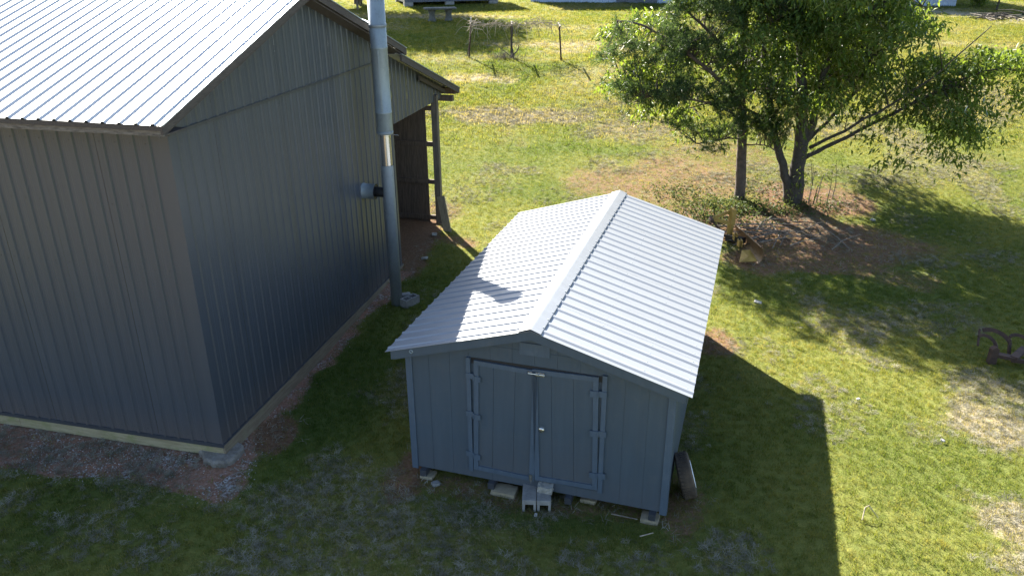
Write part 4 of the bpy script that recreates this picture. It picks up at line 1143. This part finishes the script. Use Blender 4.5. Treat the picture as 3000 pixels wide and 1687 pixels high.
# ---------------------------------------------------------------- far lawn things
tb = thing('garden_table', 'grey concrete garden table on two thick pedestals on the far lawn', 'table', (-3.85, 45.6, 3.15), R(12))
part('table_top', MB().slab([(-.86, -.42), (.86, -.42), (.88, .4), (-.88, .4)], .64, .73), M['shade_concrete'], tb, bevel=.02)
for sx in (-1, 1):
    part('pedestal', MB().lathe([(.24, -.1), (.24, .08), (.19, .14), (.15, .38), (.2, .54), (.28, .64)], 14, (sx * .46, 0, 0)), M['shade_concrete'], tb, True)
bl = thing('block_house', 'dark corrugated outbuilding raised on blocks at the top of the lawn', 'building', (-3.75, 53.2, 3.44), R(17.0))
def ribbed(L, z0, z1, pitch=.2):
    mb = MB(); n = int(L / pitch); vs = []
    for k in range(n + 1):
        for o_, h in ((0, 0), (.09, 0), (.1, -.03), (.18, -.03)):
            vs.append((k * pitch + o_, h))
    m2 = len(vs)
    mb.add([(x, y, z0) for x, y in vs] + [(x, y, z1) for x, y in vs], [(i, i + 1, i + 1 + m2, i + m2) for i in range(m2 - 1)])
    return mb
part('front_wall', ribbed(6.0, .28, 2.7), M['far_dark'], bl, loc=(-3.0, 0, 0))
part('end_wall', MB().box(-3.0, -2.97, 0.0, 3.4, .28, 2.7), M['far_dark'], bl)
part('end_wall', MB().box(3.05, 3.08, 0.0, 3.4, .28, 2.7), M['far_dark'], bl)
part('rear_wall', MB().box(-3.0, 3.08, 3.4, 3.43, .28, 2.7), M['far_dark'], bl)
part('roof', MB().prism([(-3.3, 2.72), (3.4, 2.72), (3.4, 2.82), (-3.3, 2.82)], -.35, 3.75), M['roof'], bl)
for x in (-2.75, -.1, 2.8):
    for y in (.12, 3.2):
        part('pier', MB().box(x - .28, x + .28, y - .15, y + .2, -.35, .275), M['concrete'], bl)
lb = thing('long_building', 'long pale blue metal building at the top of the lawn behind the trees', 'building', (1.35, 55.0, 3.52), R(-9.0))
part('front_wall', ribbed(26, -.4, 3.4), M['far_blue'], lb)
part('end_wall', MB().box(-.03, 0, .02, 9, -.4, 3.4), M['far_blue'], lb)
part('end_wall', MB().box(26.1, 26.13, .02, 9, -.4, 3.4), M['far_blue'], lb)
part('rear_wall', MB().box(0, 26.1, 9, 9.03, -.4, 3.4), M['far_blue'], lb)
part('roof', MB().add([(-.4, -.5, 3.38), (26.5, -.5, 3.38), (26.5, 4.5, 4.7), (-.4, 4.5, 4.7), (-.4, 9.5, 3.38), (26.5, 9.5, 3.38)], [(0, 1, 2, 3), (3, 2, 5, 4)]), M['roof'], lb)
part('door', MB().box(5.6, 8.2, -.07, -.035, -.3, 2.6), M['far_dark'], lb)
part('door', MB().box(12.4, 13.4, -.07, -.035, -.3, 2.2), M['white_rim'], lb)

sh2 = thing('pole_shelter', 'dark low roofed pole shelter left of the flue on the far lawn', 'shelter', (-10.6, 51.6, 3.4), R(6))
part('roof', MB().prism([(-2.4, 2.6), (1.55, .55), (1.6, .68), (-2.35, 2.75)], -1.2, 1.4), M['eave_dark'], sh2)
for x, h in ((-2.0, 2.35), (1.2, .72)):
    for y in (-1, 1.2):
        part('post', MB().box(x - .06, x + .06, y - .06, y + .06, -.3, h), M['post_wood'], sh2)

# pile of sticks by the drive
bp = thing('brush_pile', 'low brown heap of cut brush beside the far gravel drive', 'brush pile', (26.6, 45.3, 3.12))
for k in range(46):
    a = rv.uniform(0, PI); c = Vector((rv.gauss(0, .55), rv.gauss(0, .4), abs(rv.gauss(0, .14)))); d = Vector((math.cos(a), math.sin(a), rv.uniform(-.15, .2))) * rv.uniform(.4, 1.0)
    part('branch', MB().tube([c - d, c + Vector((0, 0, .08)), c + d], [.03, .025, .012], 5), M['stick'] if k % 2 else M['bark'], bp)

# ---------------------------------------------------------------- brush, sticks and ivy below the trees
bp = thing('branch_pile', 'scattered pile of long dead branches in shade below the broadleaf tree', 'branches', (6.95, 18.55, .28))
rb = random.Random(23)
for k in range(34):
    a = rb.gauss(.12, .8); c = Vector((rb.gauss(0, .95), rb.gauss(0, .38), .03 + abs(rb.gauss(0, .07)))); ln = rb.uniform(.35, 1.25)
    d = Vector((math.cos(a), math.sin(a) * .6, rb.uniform(-.04, .06))) * ln
    mb = MB().tube([c - d, c - d * .3 + Vector((0, rb.uniform(-.1, .1), .06)), c + d * .4 + Vector((0, rb.uniform(-.1, .1), .05)), c + d], [.014, .012, .009, .004], 5)
    if rb.random() < .5:
        s_ = c + d * .3; mb.tube([s_, s_ + Vector((rb.uniform(-.1, .4), rb.uniform(-.35, .35), .05))], [.007, .003], 4)
    part('branch', mb, M['stick'] if k % 3 else M['bark'], bp)

soup = Soup(); ri = np.random.RandomState(2)
pts = []
for cx, cy, rx, ry, n in ((5.75, 20.6, .9, .5, 230), (6.6, 20.4, 1.0, .45, 240), (5.2, 19.8, .9, .5, 170), (7.3, 20.2, .8, .4, 130), (4.8, 21.4, .8, .6, 110), (8.4, 20.5, .8, .4, 90), (6.9, 21.6, 1.2, .7, 120), (4.4, 20.2, .8, .6, 70), (6.2, 19.3, .9, .5, 80)):
    q = np.stack([cx + ri.normal(size=n) * rx * .6, cy + ri.normal(size=n) * ry * .6], 1); pts.append(q)
q = np.concatenate(pts); n = len(q)
z = np.interp(q[:, 1], TY, TZ) + ri.uniform(.01, .20, n) * ri.uniform(.3, 1, n)
pos = np.repeat(np.column_stack([q, z]), 3, 0) + ri.normal(size=(n * 3, 3)) * .05
leaves(soup, pos, unit(ri.normal(size=pos.shape) * np.array([1, 1, .5]) + np.array([0, -.2, -.1])), .085, .045, ri)
o = obj('ivy', soup.mesh('ivy', M['ivy'])); o['kind'] = 'stuff'

# single sticks and scraps lying on the grass
def stick(label, pts, r, m=None):
    o = obj('stick', MB().tube(pts, r, 6).mesh('stick', m or M['stick']))
    return tag(o, label, 'stick')
stick('bent pale twig arching over the sunny lawn', [(4.60, 8.28, .03), (4.66, 8.38, .15), (4.72, 8.41, .16), (4.83, 8.31, .03)], [.007, .008, .008, .004], M['cane'])
stick('short straw coloured stick on the shaded grass in front of shed', [(1.62, 7.98, .04), (1.80, 8.02, .06)], [.008, .006], M['cane'])
stick('thin stick lying under the front right of the shed', [tuple(sh_pt(1.1, .12, .05)), tuple(sh_pt(1.45, .1, .06))], [.009, .007])
def scrap(name, label, cat, loc, s_, seed, m=None):
    return jitter_block(name, s_, s_ * .7, s_ * .35, m or M['concrete_pale'], label, cat, loc, (.1, .2, seed), s_ * .09, None, seed)
scrap('pale_stone', 'flat white scrap in the dappled grass between shed and trees', 'stone', (5.15, 15.0, .07), .15, 31)
scrap('pale_stone', 'white stone at the edge of the tree shade on the lawn', 'stone', (9.45, 19.55, .34), .13, 32)
scrap('pale_stone', 'small pale scrap on bare earth under the lean-to', 'stone', (-1.95, 18.75, .29), .16, 33)
scrap('pale_stone', 'small pale stone on red clay beside the flue', 'stone', (-2.05, 17.3, .22), .13, 34)
scrap('pale_stone', 'white bit of litter on sunny lawn below the tree shade', 'stone', (5.75, 11.25, .04), .055, 35)
scrap('pale_stone', 'tiny pale stone before the doorstep blocks', 'stone', (.30, 8.42, .02), .05, 36)
scrap('pale_stone', 'small pale mushroom like scrap on the bright clippings at right', 'stone', (6.55, 10.05, .04), .06, 37)

# gravel chips along the barn foot: nobody could count them
def rock_mesh(name, seed, m):
    rng = random.Random(seed)
    vs = []; 
    for (x, y, z) in ((0, 0, 1), (1, 0, 0), (0, 1, 0), (-1, 0, 0), (0, -1, 0), (0, 0, -.6), (.6, .6, .5), (-.6, -.5, .5)):
        f = rng.uniform(.6, 1.2); vs.append((x * f, y * f * .8, z * f * .55))
    mb = MB().add(vs, [(0, 1, 6), (0, 6, 2), (1, 2, 6), (0, 2, 3), (0, 3, 7), (3, 4, 7), (0, 7, 4), (0, 4, 1), (5, 2, 1), (5, 3, 2), (5, 4, 3), (5, 1, 4)])
    return mb.mesh(name, m)

# ---------------------------------------------------------------- grass, clippings, gravel: scattered by geometry nodes
def tuft_mesh(name, seed, n, h, spread, w, m, flat=0.0, curl=.5):
    rng = random.Random(seed); mb = MB()
    for k in range(n):
        a = rng.uniform(0, 2 * PI); r0 = spread * math.sqrt(rng.random())
        bx, by = r0 * math.cos(a), r0 * math.sin(a)
        a2 = rng.uniform(0, 2 * PI); L = h * rng.uniform(.55, 1.25)
        ln = curl * rng.uniform(.3, 1.2) + flat
        dx, dy = math.cos(a2), math.sin(a2); px, py = -dy * w / 2, dx * w / 2
        hz = L * math.cos(min(ln, 1.45)); hr = L * math.sin(min(ln, 1.45))
        z0 = rng.uniform(0, .02) * flat
        m1 = (bx + dx * hr * .4, by + dy * hr * .4, z0 + hz * .62); t = (bx + dx * hr, by + dy * hr, z0 + hz * (1 - .25 * min(1, ln)))
        mb.add([(bx - px, by - py, z0), (bx + px, by + py, z0), (m1[0] + px * .8, m1[1] + py * .8, m1[2]), (m1[0] - px * .8, m1[1] - py * .8, m1[2]), t], [(0, 1, 2, 3), (3, 2, 4)])
    return mb.mesh(name, m)

def grass_mat(name, dry_only=False):
    m, nt, b = newmat(name); nt.nodes.remove(b); out = nt.nodes['Material Output']
    oi = N(nt, 'ShaderNodeObjectInfo')
    rnd = oi.outputs['Random']
    if dry_only:
        c = ramp(nt, rnd, [(0.0, (0.13, 0.125, 0.09)), (0.6, (0.24, 0.228, 0.175)), (1.0, (0.33, 0.31, 0.25))])
        tcol = c; tf = .25
    else:
        g = ramp(nt, rnd, [(0.0, GR_A), (0.5, GR_B), (1.0, GR_Y)])
        lush = ramp(nt, rnd, [(0.0, (0.042, 0.082, 0.020)), (1.0, (0.080, 0.128, 0.027))])
        c = mixc(nt, math_(nt, 'MULTIPLY', attr(nt, 'green', 'INSTANCER'), .9), g, lush)
        dry = ramp(nt, rnd, [(0.0, DRY_A), (1.0, DRY_B)])
        t = math_(nt, 'ADD', attr(nt, 'dry', 'INSTANCER'), math_(nt, 'MULTIPLY', math_(nt, 'SUBTRACT', rnd, .55), .4), True)
        c = mixc(nt, math_(nt, 'MULTIPLY', t, .85), c, dry)
        c = mixc(nt, math_(nt, 'MULTIPLY', attr(nt, 'dirt', 'INSTANCER'), .5), c, (0.24, 0.17, 0.09))
        tcol = mixc(nt, 1.0, c, (1.8, 1.65, .75), 'MULTIPLY'); tf = .52
    d = N(nt, 'ShaderNodeBsdfDiffuse'); nt.links.new(c, d.inputs[0])
    t_ = N(nt, 'ShaderNodeBsdfTranslucent'); nt.links.new(tcol, t_.inputs[0])
    mx = N(nt, 'ShaderNodeMixShader'); mx.inputs[0].default_value = tf
    nt.links.new(d.outputs[0], mx.inputs[1]); nt.links.new(t_.outputs[0], mx.inputs[2]); nt.links.new(mx.outputs[0], out.inputs[0])
    return m
M['grass'] = grass_mat('lawn_grass'); M['clip'] = grass_mat('dry_clippings', True)

def scatter(name, base_mesh, variants, dens_attr, dmax, smin, smax, seed, tilt=.25):
    o = obj(name, base_mesh); o['kind'] = 'stuff'
    col = bpy.data.collections.new(name + '_source')
    for i, me in enumerate(variants):
        v = bpy.data.objects.new(name + '_tuft', me); col.objects.link(v)
    ng = bpy.data.node_groups.new(name, 'GeometryNodeTree')
    ng.interface.new_socket('Geometry', in_out='INPUT', socket_type='NodeSocketGeometry')
    ng.interface.new_socket('Geometry', in_out='OUTPUT', socket_type='NodeSocketGeometry')
    gi = ng.nodes.new('NodeGroupInput'); go = ng.nodes.new('NodeGroupOutput')
    dp = ng.nodes.new('GeometryNodeDistributePointsOnFaces'); dp.distribute_method = 'RANDOM'
    na = ng.nodes.new('GeometryNodeInputNamedAttribute'); na.data_type = 'FLOAT'; na.inputs['Name'].default_value = dens_attr
    mu = ng.nodes.new('ShaderNodeMath'); mu.operation = 'MULTIPLY'; mu.inputs[1].default_value = dmax
    ng.links.new(na.outputs[0], mu.inputs[0]); ng.links.new(mu.outputs[0], dp.inputs['Density'])
    dp.inputs['Seed'].default_value = seed
    ci = ng.nodes.new('GeometryNodeCollectionInfo'); ci.inputs[0].default_value = col; ci.inputs[1].default_value = True; ci.inputs[2].default_value = True
    ip = ng.nodes.new('GeometryNodeInstanceOnPoints'); ip.inputs['Pick Instance'].default_value = True
    rr = ng.nodes.new('FunctionNodeRandomValue'); rr.data_type = 'FLOAT_VECTOR'
    rr.inputs[0].default_value = (-tilt, -tilt, 0); rr.inputs[1].default_value = (tilt, tilt, 2 * PI)
    rs = ng.nodes.new('FunctionNodeRandomValue'); rs.data_type = 'FLOAT'; rs.inputs[2].default_value = smin; rs.inputs[3].default_value = smax; rs.inputs['Seed'].default_value = 3
    ng.links.new(gi.outputs[0], dp.inputs['Mesh']); ng.links.new(dp.outputs['Points'], ip.inputs['Points'])
    ng.links.new(ci.outputs[0], ip.inputs['Instance']); ng.links.new(rr.outputs[0], ip.inputs['Rotation']); ng.links.new(rs.outputs[1], ip.inputs['Scale'])
    ng.links.new(ip.outputs[0], go.inputs[0])
    md = o.modifiers.new('scatter', 'NODES'); md.node_group = ng
    return o

def dens_mesh(name, gx, gy, mat, fn):
    me = ground_mesh(name, gx, gy, mat)
    n = len(me.vertices); co = np.empty(n * 3, np.float32); me.vertices.foreach_get('co', co); co = co.reshape(-1, 3)
    g = {}
    for nm in ('dirt', 'dry', 'green', 'gravel', 'drive'):
        a = np.empty(n, np.float32); me.attributes[nm].data.foreach_get('value', a); g[nm] = a
    x, y = co[:, 0], co[:, 1]
    lx = (x - BARN_O.x) * BU.x + (y - BARN_O.y) * BU.y; ly = (x - BARN_O.x) * BW.x + (y - BARN_O.y) * BW.y
    c, s_ = math.cos(SHED_A), math.sin(SHED_A)
    sx = (x - SHED_O.x) * c + (y - SHED_O.y) * s_; sy = -(x - SHED_O.x) * s_ + (y - SHED_O.y) * c
    free = ~((lx > -.02) & (ly > -.03) & (lx < 10.3)) & ~((abs(sx) < 1.75) & (sy > .35) & (sy < 5.9))
    # only what the frame can see, with a margin
    depth = y * math.cos(_p) + CAM_Z * math.sin(_p)
    free &= (abs(x) < depth * .68 + 1.0)
    d = fn(x, y, g) * free
    at = me.attributes.new('dens', 'FLOAT', 'POINT'); at.data.foreach_set('value', d.astype(np.float32))
    return me

tufts = [tuft_mesh('tuft', 100 + i, 12, .05, .055, .0055, M['grass'], 0, .75) for i in range(5)]
near_x = np.arange(-9.4, 19.0, .2); near_y = np.arange(6.2, 31.0, .2)
dm = dens_mesh('lawn_grass', near_x, near_y, M['grass'],
               lambda x, y, g: np.clip(1.05 - g['dirt'] * 1.05 - g['gravel'] * 1.3, .03, 1) * np.clip(1.15 - (y - 8) / 26, .45, 1) * np.clip((31 - y) / 6, 0, 1) * (.7 + .3 * g['green']))
scatter('lawn_grass', dm, tufts, 'dens', 330, .6, 1.25, 5)
bigt = [tuft_mesh('tuft', 200 + i, 14, .075, .12, .011, M['grass'], 0, .8) for i in range(4)]
far_x = np.arange(-14, 34, .5); far_y = np.arange(24.0, 58, .5)
dm2 = dens_mesh('meadow_grass', far_x, far_y, M['grass'], lambda x, y, g: np.clip(1 - g['dirt'] * .9 - g['drive'] * 1.2 - g['dry'] * .5, 0, 1) * np.clip(1.1 - (y - 26) / 40, .3, 1) * np.clip((y - 24) / 5, 0, 1))
scatter('meadow_grass', dm2, bigt, 'dens', 75, .7, 1.5, 6)
clips = [tuft_mesh('clump', 300 + i, 30, .075, .05, .0038, M['clip'], .85, .6) for i in range(5)]
dm3 = dens_mesh('grass_clippings', near_x, near_y, M['clip'], lambda x, y, g: np.clip(g['dry'] * 2.3 - .15 + (fbm(x, y, 401, .42) - .5) * 3.6 * (g['dry'] > .12), 0, 1))
scatter('grass_clippings', dm3, clips, 'dens', 170, .5, 1.3, 7, .35)
dm4 = dens_mesh('far_clippings', far_x, far_y, M['clip'], lambda x, y, g: np.clip(g['dry'] * 1.3 - .2, 0, 1) * np.clip((y - 25) / 4, 0, 1))
scatter('far_clippings', dm4, clips, 'dens', 22, .9, 1.9, 8, .35)
gm = [rock_mesh('chip', 60 + i, M[('concrete_pale', 'concrete_pale', 'stone')[i % 3]]) for i in range(6)]
dm5 = dens_mesh('gravel_chips', np.arange(-9.4, -1.5, .15), np.arange(8.4, 18.5, .15), M['concrete'], lambda x, y, g: np.clip(g['gravel'] * np.clip((fbm(x, y, 501, .55) - .46) * 7, .06, 1), 0, 1))
scatter('gravel_chips', dm5, gm, 'dens', 560, .006, .023, 9, 3)
lit = [tuft_mesh('straw', 400 + i, 5, .12, .06, .006, M['clip'], 1.25, .2) for i in range(3)]
dm6 = dens_mesh('leaf_litter', near_x, near_y, M['clip'], lambda x, y, g: np.clip(np.maximum(g['dirt'], g['gravel'] * .4) - .1, 0, 1))
scatter('leaf_litter', dm6, lit, 'dens', 100, .5, 1.3, 11, .3)
